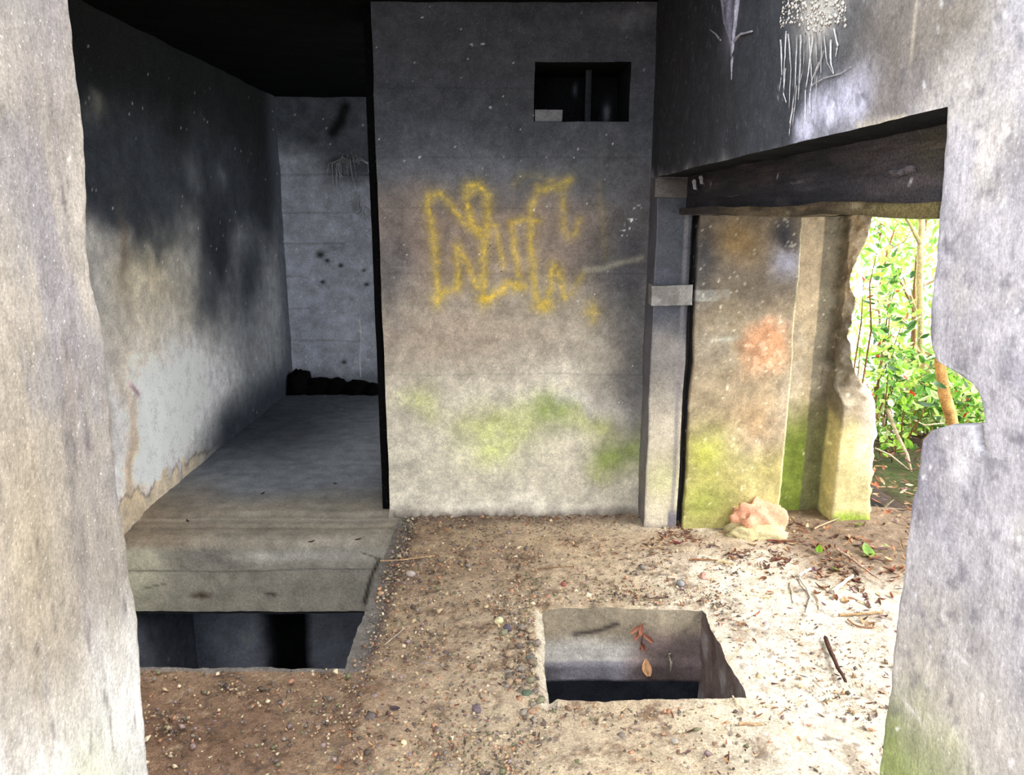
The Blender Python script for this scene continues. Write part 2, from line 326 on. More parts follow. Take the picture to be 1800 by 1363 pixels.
# ---- left wall
def left_col(P):
    W = P + np.stack([P[:, 0]*0, fbm(P, 3, 3, 120)*.22, fbm(P, 3, 3, 121)*.16], -1); y, z = W[:, 1], W[:, 2]; n = fbm(P, 2.5, 4, 122)
    L = lambda px, py: onX(px, py, XL)[1:]
    C = np.tile(rgb(138, 135, 134), (len(P), 1))
    C = mix(C, rgb(100, 102, 108), sst(y, 4.6, 5.8)*.8)
    def b(px, py, ry, rz, c, k, rot=0):
        nonlocal C; a = L(px, py); C = mix(C, c, blob(y, z, a[0], a[1], ry, rz, rot)*k)
    b(260, 480, .35, .30, rgb(172, 160, 138), .9); b(250, 620, .45, .25, rgb(180, 170, 158), .8)
    b(300, 560, .5, .2, rgb(150, 138, 122), .5)
    b(300, 720, .75, .34, rgb(216, 212, 214), 1.25); b(260, 820, .30, .18, rgb(220, 216, 216), .9); b(360, 680, .5, .2, rgb(184, 180, 186), .7)
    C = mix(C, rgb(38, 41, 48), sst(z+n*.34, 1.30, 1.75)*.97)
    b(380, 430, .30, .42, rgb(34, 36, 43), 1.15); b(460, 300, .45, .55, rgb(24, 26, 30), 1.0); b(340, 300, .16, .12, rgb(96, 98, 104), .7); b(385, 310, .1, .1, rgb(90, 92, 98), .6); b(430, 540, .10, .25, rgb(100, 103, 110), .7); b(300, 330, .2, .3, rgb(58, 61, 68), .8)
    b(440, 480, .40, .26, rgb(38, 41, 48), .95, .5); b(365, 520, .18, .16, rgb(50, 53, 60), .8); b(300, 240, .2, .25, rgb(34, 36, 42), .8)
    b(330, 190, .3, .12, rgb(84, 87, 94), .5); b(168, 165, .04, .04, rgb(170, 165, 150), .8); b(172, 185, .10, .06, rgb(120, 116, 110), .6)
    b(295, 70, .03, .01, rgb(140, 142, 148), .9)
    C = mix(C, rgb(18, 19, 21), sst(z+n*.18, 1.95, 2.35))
    b(235, 830, .10, .5, rgb(150, 130, 108), .8); C = mix(C, rgb(112, 94, 86), sst(-y, -3.68, -3.58)*.85)
    b(222, 440, .06, .25, rgb(92, 80, 70), .6)
    b(232, 685, .035, .022, rgb(120, 96, 108), 1.0)
    # fallen plaster and damp along the foot
    e = P[:, 2]-.10-.16*fbm(P, (7, 9, 5), 4, 125); m = sst(-e, -.01, .02)*sst(-P[:, 1], -5.1, -4.5); C = mix(C, rgb(164, 148, 126), m*.8)
    C = mix(C, rgb(84, 72, 60), np.exp(-(e/.012)**2)*sst(-P[:, 1], -5.4, -4.8)*.7*sst(vn(P, 6, 129), -.4, .2))
    C = mix(C, rgb(40, 44, 52), sst(-P[:, 2]+n*.10, -.45, -.05)*sst(P[:, 1], 4.5, 5.3)); C = mix(C, rgb(56, 59, 66), sst(P[:, 1], 6.5, 6.9)*.8)
    # below the floor, inside the pit
    C = mix(C, rgb(176, 174, 162), sst(-P[:, 2], 0.0, .03)); C = mix(C, rgb(120, 100, 82), sst(-P[:, 2], .0, .02)*blob(P[:, 1], P[:, 2], 3.65, -.03, .12, .08))
    C = mix(C, rgb(96, 100, 110), sst(-P[:, 2], .44, .5))
    C = mix(C, rgb(225, 225, 225), sst(fbm(P, 50, 2, 128), .65, .75)*.5)
    return C*(1+.10*fbm(P, 18, 3, 127))[:, None]
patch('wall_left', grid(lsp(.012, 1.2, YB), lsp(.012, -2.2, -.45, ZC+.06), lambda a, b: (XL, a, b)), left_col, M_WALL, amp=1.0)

# ---- back wall of the recess
def back_col(P):
    W = P + np.stack([fbm(P, 4, 3, 140)*.12, P[:, 0]*0, fbm(P, 4, 3, 141)*.12], -1); x, z = W[:, 0], W[:, 2]
    C = np.tile(rgb(150, 154, 166), (len(P), 1)); B = lambda px, py: onY(px, py, YB)[[0, 2]]
    C = mix(C, rgb(72, 76, 84), sst(z, 1.95, 2.25)); C = mix(C, rgb(80, 83, 92), sst(z, 1.75, 2.0)*sst(x, -1.75, -1.3))
    C = mix(C, rgb(24, 25, 28), poly_mask(P, [B(606, 190), B(598, 212), B(585, 232)], .045))
    C = mix(C, rgb(86, 90, 100), sst(-z, -.25, -.05)*.7); C = mix(C, rgb(170, 174, 186), blob(x, z, B(630, 590)[0], B(630, 590)[1], .2, .15)*.6)
    for zz in (1.92, 1.60, 1.33, 1.05, .76, .46): C = mix(C, C*.62, np.exp(-((P[:, 2]-zz-.004*vn(P, 3, 2))/.007)**2)*.5*(vn(P, 3, 140) > -.25))
    for (px, py, r) in ((563, 448, .035), (575, 459, .02), (600, 467, .022), (567, 496, .02), (640, 475, .015), (604, 637, .02), (645, 500, .02)):
        a = B(px, py); C = mix(C, rgb(40, 42, 46), blob(P[:, 0], P[:, 2], a[0], a[1], r, r*.8))
    a = B(634, 640); C = mix(C, rgb(205, 208, 222), poly_mask(P, [B(633, 560), B(634, 662)], .005)*.8)
    a = B(490, 282); C = mix(C, rgb(190, 192, 205), blob(P[:, 0], P[:, 2], a[0]+.1, a[1], .12, .03)*.5)
    C = mix(C, rgb(225, 226, 235), (vn(P, 45, 148) > .93)*.6)
    return C*(1+.12*fbm(P, 12, 3, 147))[:, None]
patch('wall_back', grid(lsp(.012, XL, -.6), lsp(.012, -.05, ZC+.06), lambda a, b: (a, YB, b)), back_col, M_WALL)

# ---- ceiling
def ceil_col(P): return np.tile(rgb(12, 13, 15), (len(P), 1))
CY0 = 2.1  # unseen front stretch left roofless so sky light reaches panel and floor
patch('ceiling', grid(lsp(.06, -2.6, 2.1), lsp(.06, CY0, YB+.3), lambda a, b: (a, b, ZC)), ceil_col, M_DARK)

# ---- recess floor with its front ledge, and the pit's far wall below it
prof = [(YB, .02), (4.10, .02), (3.93, .015), (3.90, .0), (3.80, -.005), (3.775, -.018), (3.70, -.022), (3.665, -.035), (3.65, -.07), (3.645, -.19), (3.652, -.195), (3.655, -.43)]
py_, pz_ = [prof[0][0]], [prof[0][1]]
for (a, b), (c, d) in zip(prof[:-1], prof[1:]):
    k = max(1, int(math.hypot(c-a, d-b)/.012)); 
    for i in range(1, k+1): py_.append(a+(c-a)*i/k); pz_.append(b+(d-b)*i/k)
xs = lsp(.012, XL, -.58); py_ = np.array(py_); pz_ = np.array(pz_)
P = np.stack([np.broadcast_to(xs[:, None], (len(xs), len(py_))), np.broadcast_to(py_, (len(xs), len(py_))), np.broadcast_to(pz_, (len(xs), len(py_)))], -1)
def rfloor_col(P):
    W = P+fbm(P, 3, 3, 160)[:, None]*.12; y = W[:, 1]; x = W[:, 0]; n = fbm(P, 4, 4, 161)
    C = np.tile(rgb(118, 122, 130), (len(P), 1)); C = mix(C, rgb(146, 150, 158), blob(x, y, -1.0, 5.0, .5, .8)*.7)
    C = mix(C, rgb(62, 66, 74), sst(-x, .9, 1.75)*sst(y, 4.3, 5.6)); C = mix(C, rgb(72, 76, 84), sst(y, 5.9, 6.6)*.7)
    C = mix(C, rgb(150, 141, 126), sst(-y+.5*(x+1.2)*.2, -4.35, -3.95)*.85); C = mix(C, rgb(132, 118, 102), sst(-x, 1.45, 1.9)*sst(-y, -4.6, -4.0)*.7)
    C = mix(C, rgb(184, 177, 164), np.exp(-((P[:, 1]-3.86)/.015)**2)*.5*(P[:, 2] > -.1)); C = mix(C, rgb(112, 104, 92), np.exp(-((P[:, 1]-3.775)/.012)**2)*.7)
    f = sst(-P[:, 2], .05, .09); C = mix(C, rgb(150, 146, 136), f); C = mix(C, rgb(112, 108, 104), f*blob(x, P[:, 2], -1.6, -.12, .25, .07)*.8)
    C = mix(C, rgb(182, 180, 174), f*blob(x, P[:, 2], -1.1, -.12, .35, .03)*.8); C = mix(C, rgb(190, 186, 166), f*blob(x, P[:, 2], -1.93, -.2, .13, .22)*.9)
    C = mix(C, rgb(196, 193, 186), f*np.exp(-((P[:, 2]+.192)/.004)**2)*.6); C = mix(C, rgb(170, 164, 150), f*sst(-P[:, 2], .3, .42)*.4)
    for (px, py, r) in ((352, 1048, .05), (478, 1046, .03)):
        a = onY(px, py, 3.65); C = mix(C, rgb(72, 60, 54), f*blob(P[:, 0]+.01*vn(P, 60, 3), P[:, 2]+.01*vn(P, 60, 4), a[0], a[2], r, r*.35)*.9)
    E = lambda px, py: onY(px, py, 3.65)[[0, 2]]
    C = mix(C, rgb(40, 36, 34), f*poly_mask(P, [E(666, 984), E(655, 1010), E(640, 1062)], .008)*.9); C = mix(C, rgb(70, 64, 60), poly_mask(P, [E(632, 972), E(650, 978), E(668, 986)], .004)*f*.8)
    C = mix(C, rgb(70, 64, 60), f*poly_mask(P, [E(250, 1037), E(275, 1031), E(288, 1026)], .005)*.6)
    return C*(1+.12*fbm(P, 16, 4, 163))[:, None]
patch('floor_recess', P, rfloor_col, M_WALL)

# ---- platform floor with the pit and the square hole
PX, PY0, PY1 = -.59, 2.48, 3.65
HX0, HX1, HY0, HY1 = .135, .80, 2.27, 2.87
P = grid(lsp(.009, -2.0, PX, HX0, HX1, 1.55)[0:], lsp(.009, 1.6, HY0, PY0, HY1, PY1, 3.98), lambda a, b: (a, b, 0.0))
def fkeep(c):
    x, y = c[..., 0], c[..., 1]
    return ~((x < PX) & (y > PY0)) & ~((x > HX0) & (x < HX1) & (y > HY0) & (y < HY1))
def floor_col(P):
    W = P + np.stack([fbm(P, 4, 3, 180)*.12, fbm(P, 4, 3, 181)*.12, P[:, 0]*0], -1); x, y = W[:, 0], W[:, 1]; n = fbm(P, 9, 4, 182)
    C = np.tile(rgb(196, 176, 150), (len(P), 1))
    C = mix(C, rgb(160, 132, 106), sst(-x, -.1, .7)*.75); C = mix(C, rgb(222, 212, 196), sst(x, .40, 1.0)*.95)  # browner left, paler right: doorway daylight painted into the floor colour
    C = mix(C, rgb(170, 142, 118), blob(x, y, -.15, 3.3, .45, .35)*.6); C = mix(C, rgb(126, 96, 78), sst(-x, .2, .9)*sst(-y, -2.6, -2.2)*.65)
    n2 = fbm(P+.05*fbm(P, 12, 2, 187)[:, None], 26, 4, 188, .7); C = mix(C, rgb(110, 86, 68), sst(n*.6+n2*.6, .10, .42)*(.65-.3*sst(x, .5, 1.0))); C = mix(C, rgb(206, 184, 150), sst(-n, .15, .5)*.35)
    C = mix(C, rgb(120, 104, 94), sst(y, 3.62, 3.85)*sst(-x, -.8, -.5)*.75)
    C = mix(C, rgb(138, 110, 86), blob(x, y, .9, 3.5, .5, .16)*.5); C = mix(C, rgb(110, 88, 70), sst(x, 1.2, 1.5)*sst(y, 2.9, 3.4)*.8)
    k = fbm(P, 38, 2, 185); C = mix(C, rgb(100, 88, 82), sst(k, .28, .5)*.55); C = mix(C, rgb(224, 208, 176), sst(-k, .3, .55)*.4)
    rim = (P[:, 0] < PX+.075+.02*fbm(P, 8, 3, 184)) & (P[:, 1] > PY0-.02); C = mix(C, rgb(132, 128, 124), rim*.9)
    rim2 = blob(P[:, 0], P[:, 1], PX+.085, 3.0, .02, 2.0)*(P[:, 1] > PY0); C = mix(C, rgb(92, 82, 84), rim2*.6)
    lip = sst(-np.abs(P[:, 0]-HX0), -.05, -.01)*((P[:, 1] > HY0-.05) & (P[:, 1] < HY1)); C = mix(C, rgb(222, 212, 194), lip*.7)
    return C
def floor_x(P0):
    z = .006*fbm(P0, 9, 3, 190)+.0045*fbm(P0, 38, 3, 191)
    dx = .016*vn(P0, 9, 192)+.006*vn(P0, 40, 193)
    hole = (P0[:, 0] > HX0-.06) & (P0[:, 0] < HX1+.06) & (P0[:, 1] > HY0-.06) & (P0[:, 1] < HY1+.06)
    z = z + .012*sst(P0[:, 0], PX+.06, PX+.12)
    z = z-.02*sst(-np.abs(P0[:, 0]-HX0), -.03, 0)*hole
    return np.stack([dx*.6, .6*(.012*vn(P0, 10, 194)+.005*vn(P0, 45, 195)), z], -1)
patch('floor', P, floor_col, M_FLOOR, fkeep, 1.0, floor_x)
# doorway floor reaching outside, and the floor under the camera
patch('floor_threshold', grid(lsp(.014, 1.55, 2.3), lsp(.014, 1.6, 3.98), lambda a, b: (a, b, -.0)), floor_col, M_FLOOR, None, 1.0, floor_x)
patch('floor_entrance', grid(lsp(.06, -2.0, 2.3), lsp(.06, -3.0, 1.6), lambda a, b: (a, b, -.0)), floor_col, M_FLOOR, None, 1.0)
# square hole walls
def hole_col(P):
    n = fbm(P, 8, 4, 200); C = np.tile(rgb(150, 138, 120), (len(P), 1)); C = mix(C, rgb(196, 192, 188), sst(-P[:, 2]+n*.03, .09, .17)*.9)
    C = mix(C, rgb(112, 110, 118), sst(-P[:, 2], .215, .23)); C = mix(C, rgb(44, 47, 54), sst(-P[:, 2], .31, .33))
    r = sst(P[:, 0]+n*.06, .46, .58); C = mix(C, rgb(112, 94, 92), r*.8*sst(-P[:, 2], .05, .15)); 
    m = poly_mask(P, [(.27, -.105), (.36, -.09), (.45, -.06)], .010); C = mix(C, rgb(60, 52, 50), m*.9)
    return C*(1+.14*n)[:, None]
hp = [(HY1, 0), (HY1, -.22), (HY1-.02, -.235), (HY1-.02, -.31), (HY1+.3, -.315)]
def strip(prof, xs, step=.012):
    a_, b_ = [prof[0][0]], [prof[0][1]]
    for (a, b), (c, d) in zip(prof[:-1], prof[1:]):
        k = max(1, int(math.hypot(c-a, d-b)/step))
        for i in range(1, k+1): a_.append(a+(c-a)*i/k); b_.append(b+(d-b)*i/k)
    a_ = np.array(a_); b_ = np.array(b_); s = (len(xs), len(a_))
    return np.stack([np.broadcast_to(xs[:, None], s), np.broadcast_to(a_, s), np.broadcast_to(b_, s)], -1)
def rag(P0): return floor_x(P0)*sst(P0[:, 2], -.06, 0)[:, None]
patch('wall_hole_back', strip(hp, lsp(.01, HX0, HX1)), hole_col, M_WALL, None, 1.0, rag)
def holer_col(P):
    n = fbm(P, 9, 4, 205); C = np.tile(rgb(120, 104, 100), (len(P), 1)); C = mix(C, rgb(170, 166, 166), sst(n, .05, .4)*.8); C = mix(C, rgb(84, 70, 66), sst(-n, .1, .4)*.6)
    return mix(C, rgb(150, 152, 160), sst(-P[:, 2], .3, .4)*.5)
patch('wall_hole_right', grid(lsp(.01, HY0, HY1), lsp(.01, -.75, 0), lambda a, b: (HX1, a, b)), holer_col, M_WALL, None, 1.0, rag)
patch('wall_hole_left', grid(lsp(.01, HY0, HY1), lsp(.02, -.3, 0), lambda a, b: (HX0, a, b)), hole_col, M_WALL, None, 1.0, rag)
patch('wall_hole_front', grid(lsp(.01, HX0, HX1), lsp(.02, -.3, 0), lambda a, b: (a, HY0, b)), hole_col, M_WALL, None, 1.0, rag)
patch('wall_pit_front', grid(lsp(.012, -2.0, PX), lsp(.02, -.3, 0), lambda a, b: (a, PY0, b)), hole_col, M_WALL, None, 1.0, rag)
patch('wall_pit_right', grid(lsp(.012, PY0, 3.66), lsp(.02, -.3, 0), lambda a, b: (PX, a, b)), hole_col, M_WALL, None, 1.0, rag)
# dark chamber below
def cham(P):
    C = np.tile(rgb(62, 66, 76), (len(P), 1))
    C = mix(C, rgb(150, 155, 168), blob(P[:, 0], P[:, 2], -1.65, -1.05, .35, .5)*sst(P[:, 1], 3.9, 4.4)*.8)
    C = mix(C, rgb(130, 134, 146), sst(P[:, 0], -1.3, -1.2)*(P[:, 0] < -.55)*.5)
    C = mix(C, rgb(14, 15, 17), sst(P[:, 0], -1.62, -1.45)*sst(-P[:, 0], 1.25, 1.28))  # black stripe painted in place of a dark opening
    return C*(1+.2*fbm(P, 5, 4, 210))[:, None]
patch('wall_chamber_back', grid(lsp(.03, -2.1, 2.1), lsp(.03, -2.2, -.3), lambda a, b: (a, 4.4, b)), cham, M_DARK)
patch('floor_chamber', grid(lsp(.1, -2.1, 2.1), lsp(.1, .5, 4.4), lambda a, b: (a, b, -2.2)), dark(rgb(60, 62, 68)), M_DARK)
patch('ceiling_chamber', grid(lsp(.1, XL, -.4), lsp(.1, 3.65, 4.4), lambda a, b: (a, b, -.44)), dark(rgb(40, 42, 46)), M_DARK)
patch('wall_chamber_right', grid(lsp(.1, .5, 4.4), lsp(.1, -2.2, 0), lambda a, b: (2.1, a, b)), dark(rgb(70, 72, 80)), M_DARK)
patch('wall_chamber_front', grid(lsp(.1, -2.1, 2.1), lsp(.1, -2.2, 0), lambda a, b: (a, .5, b)), dark(rgb(70, 72, 80)), M_DARK)

# ---- near left jamb
LJ = [(118, -60), (125, 0), (134, 80), (145, 170), (155, 250), (158, 330), (159, 450), (166, 500), (180, 545), (188, 600), (193, 650), (200, 760), (210, 860), (224, 940), (232, 1000), (246, 1085), (250, 1180), (256, 1260), (265, 1363), (272, 1440)]
XJ = -.75
lj = np.array([onX(a, b, XJ) for a, b in LJ]); o_ = np.argsort(lj[:, 2]); ljz, ljy = lj[o_, 2], lj[o_, 1]
def lpath(z):
    e = float(np.interp(z, ljz, ljy))+.0015*math.sin(z*47)+.001*math.sin(z*113); return [(-3.2, .62), (XJ, .62), (XJ, e-.012), (XJ-.012, e), (XL-.02, e+.02)]
def nearl_col(P):
    W = P+np.stack([P[:, 0]*0, fbm(P, (4, 4, 1.2), 3, 220)*.05, fbm(P, 5, 3, 221)*.08], -1); y, z = W[:, 1], W[:, 2]
    st = fbm(P, (20, 20, 1.6), 4, 222)
    C = np.tile(rgb(176, 168, 160), (len(P), 1)); C = mix(C, rgb(150, 142, 142), sst(st, .0, .45)*.7)
    C = mix(C, rgb(250, 250, 252), sst(-y-.10*(1.2-z), -1.06, -1.0)*.95*sst(-z, -2.1, -1.5)); C = mix(C, rgb(138, 134, 142), sst(z, 1.75, 2.1)*.55)  # near strip whitened: strong daylight painted into the jamb colour
    C = mix(C, rgb(118, 108, 106), blob(y, z, 1.08, 1.85, .035, .30)*.7); C = mix(C, rgb(178, 164, 142), blob(y, z, 1.12, 1.1, .10, .30)*.7)
    C = mix(C, rgb(250, 250, 250), sst(-z+.12*st, -.95, -.6)*.85); C = mix(C, rgb(176, 184, 120), blob(y, z, 1.20, .38, .10, .20)*.8)  # white foot is painted daylight too; the green is surface colour
    C = mix(C, rgb(160, 158, 164), blob(y, z, .98, .35, .05, .3)*.7)
    C = mix(C, rgb(140, 138, 150), sst(fbm(P, (14, 14, 4), 3, 226), .2, .5)*.4)
    C = mix(C, rgb(244, 240, 232), sst(fbm(P, (70, 70, 45), 2, 224), .55, .7)*.7)
    C = mix(C, rgb(92, 84, 86), sst(fbm(P, (60, 60, 12), 3, 227), .35, .6)*.5)
    edge = np.interp(P[:, 2], ljz, ljy)-P[:, 1]; C = mix(C, rgb(206, 196, 184), sst(-edge, -.02, -.005)*.4*(P[:, 0] > XJ-.01))
    return C
patch('wall_front_left', sweep(lpath, lsp(.008, 0, ZC), .008), nearl_col, M_NEAR, amp=.3)

# ---- near right jamb with its broken notch, and the lower stub
RJ = [(1662, 130), (1657, 180), (1652, 280), (1645, 360), (1643, 420), (1636, 500), (1628, 570), (1630, 605), (1640, 630), (1662, 645), (1698, 662), (1714, 688), (1720, 715), (1722, 738),
      (1700, 742), (1660, 744), (1630, 752), (1615, 768), (1609, 800), (1604, 850), (1592, 890), (1588, 930), (1582, 1000), (1566, 1110), (1560, 1200), (1550, 1270), (1540, 1363), (1532, 1420)]
XR = .70
rj = np.array([onX(a, b, XR) for a, b in RJ]); o_ = np.argsort(rj[:, 2]); rjz, rjy = rj[o_, 2], rj[o_, 1]
def rpath(z):
    e = float(np.interp(z, rjz, rjy))+.0015*math.sin(z*57)+.001*math.sin(z*131); return [(1.95, e+.01), (XR+.02, e), (XR, e-.016), (XR, .62), (3.2, .62)]
def right_col(P):
    W = P+np.stack([P[:, 0]*0, fbm(P, 5, 3, 240)*.10, fbm(P, 5, 3, 241)*.08], -1); y, z = W[:, 1], W[:, 2]; n = fbm(P, 6, 4, 242)
    C = np.tile(rgb(168, 165, 172), (len(P), 1)); C = mix(C, rgb(190, 184, 176), sst(n, .0, .4)*.6); C = mix(C, rgb(132, 130, 142), sst(-n, .05, .4)*.7)
    C = mix(C, rgb(166, 160, 148), sst(-z, -1.1, -.8)*.6); C = mix(C, rgb(122, 136, 74), sst(-z+n*.12, -.82, -.58)*.8)
    C = mix(C, rgb(140, 132, 118), sst(y, 1.15, 1.30)*sst(z, 1.8, 1.9)*.8)
    C = mix(C, rgb(118, 112, 108), sst(y, 1.22, 1.5)*sst(z, 1.74, 1.8)*.9)
    C = mix(C, rgb(62, 65, 72), sst(y, 1.50, 1.80)*sst(z, 1.7, 1.8)); C = mix(C, rgb(44, 46, 52), sst(y, 2.3, 3.0)*sst(z, 1.7, 1.8)*.7)
    Rr = lambda px, py: onX(px, py, XR)[1:]
    a = Rr(1500, 175); C = mix(C, rgb(200, 200, 222), (.75+.5*fbm(P, 22, 4, 251, .7))*poly_mask(W, [Rr(1405, 232), Rr(1450, 205), Rr(1520, 160)], .055, (1, 2))*1.3*sst(y, 1.30, 1.42))
    a = Rr(1440, 30); C = mix(C, rgb(196, 192, 186), blob(P[:, 1]+.02*vn(P, 25, 6), P[:, 2]+.02*vn(P, 25, 7), a[0], a[1]+.02, .13, .09)*1.3)
    a = Rr(1285, 30); C = mix(C, rgb(138, 136, 152), blob(P[:, 1], P[:, 2], a[0], a[1], .07, .10)*1.0)
    C = mix(C, rgb(196, 186, 168), poly_mask(P, [Rr(1505, 222), Rr(1590, 206)], .006, (1, 2))*.9)  # lit lower edge of the wall painted as a pale line
    C = mix(C, rgb(196, 186, 168), poly_mask(P, [Rr(1612, 0), Rr(1606, 60), Rr(1603, 105)], .005, (1, 2))*.7)
    # scratches on the near face
    for p in ([(1800, 40), (1770, 110), (1762, 400), (1745, 640)], [(1560, 1200), (1640, 1290)], [(1680, 1150), (1800, 1260)], [(1570, 1040), (1590, 1070)]):
        C = mix(C, rgb(214, 212, 216), poly_mask(P, [Rr(*q) for q in p], .0022, (1, 2))*.5*(vn(P, 20, 249) > -.2))
    # dark seam where the stub meets the upright
    C = mix(C, rgb(50, 48, 54), poly_mask(P, [Rr(1719, 738), Rr(1720, 762), Rr(1724, 784)], .0045, (1, 2)))
    C = mix(C, rgb(104, 100, 108), poly_mask(W, [Rr(1724, 784), Rr(1728, 830), Rr(1722, 900)], .006, (1, 2))*.5)
    a = Rr(1692, 815); C = mix(C, rgb(222, 220, 226), blob(P[:, 1], P[:, 2], a[0], a[1], .04, .05)*.7)
    C = mix(C, rgb(240, 240, 246), sst(fbm(P, (60, 60, 45), 3, 245, .7), .42, .6)*np.where(P[:, 1] > 1.6, .35, .8)); C = mix(C, rgb(92, 90, 100), sst(fbm(P, 40, 3, 247), .3, .55)*.4)
    return C*(1+.10*fbm(P, 25, 3, 246))[:, None]
def seam(P0):
    Rr = lambda px, py: onX(px, py, XR)[1:]
    m = poly_mask(P0, [Rr(1719, 736), Rr(1720, 762), Rr(1724, 784)], .006, (1, 2))*(np.abs(P0[:, 0]-XR) < .02); return np.stack([m*.03, m*0, m*0], -1)
patch('wall_front_right', sweep(rpath, np.unique(np.concatenate([lsp(.008, 0, 1.765), lsp(.002, 1.22, 1.30)])), .008), right_col, M_NEAR, amp=.35, extra=seam)
ledge_tilt = lambda P0: np.stack([.035*sst(-P0[:, 2], -1.80, -1.765)*sst(P0[:, 1], 1.25, 1.4)*1.0, P0[:, 0]*0, P0[:, 0]*0], -1)
wu = patch('wall_right', grid(lsp(.009, .62, YP), lsp(.009, 1.765, ZC), lambda a, b: (XR, a, b)), right_col, M_WALL, amp=.35)
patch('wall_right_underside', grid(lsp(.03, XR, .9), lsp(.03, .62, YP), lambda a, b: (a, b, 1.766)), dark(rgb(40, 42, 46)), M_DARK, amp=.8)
patch('wall_right_backing', grid(lsp(.05, .62, 3.74), lsp(.03, 1.59, 1.77), lambda a, b: (.905, a, b)), dark(rgb(22, 22, 25)), M_DARK, amp=.8)  # backing coloured black to give the lintel end gap its darkness
patch('ceiling_doorway', grid(lsp(.05, .9, 1.97), lsp(.05, .62, 4.1), lambda a, b: (a, b, 1.60)), dark(rgb(96, 88, 74)), M_DARK, amp=.8)
patch('wall_right_outer', grid(lsp(.06, .62, 4.8), lsp(.06, 1.60, ZC+.1), lambda a, b: (1.97, a, b)), dark(GREYT), M_WALL)
patch('roof', grid(lsp(.2, -3.2, 3.2), lsp(.2, CY0, 7.3), lambda a, b: (a, b, ZC+.12)), dark(GREYT), M_WALL)

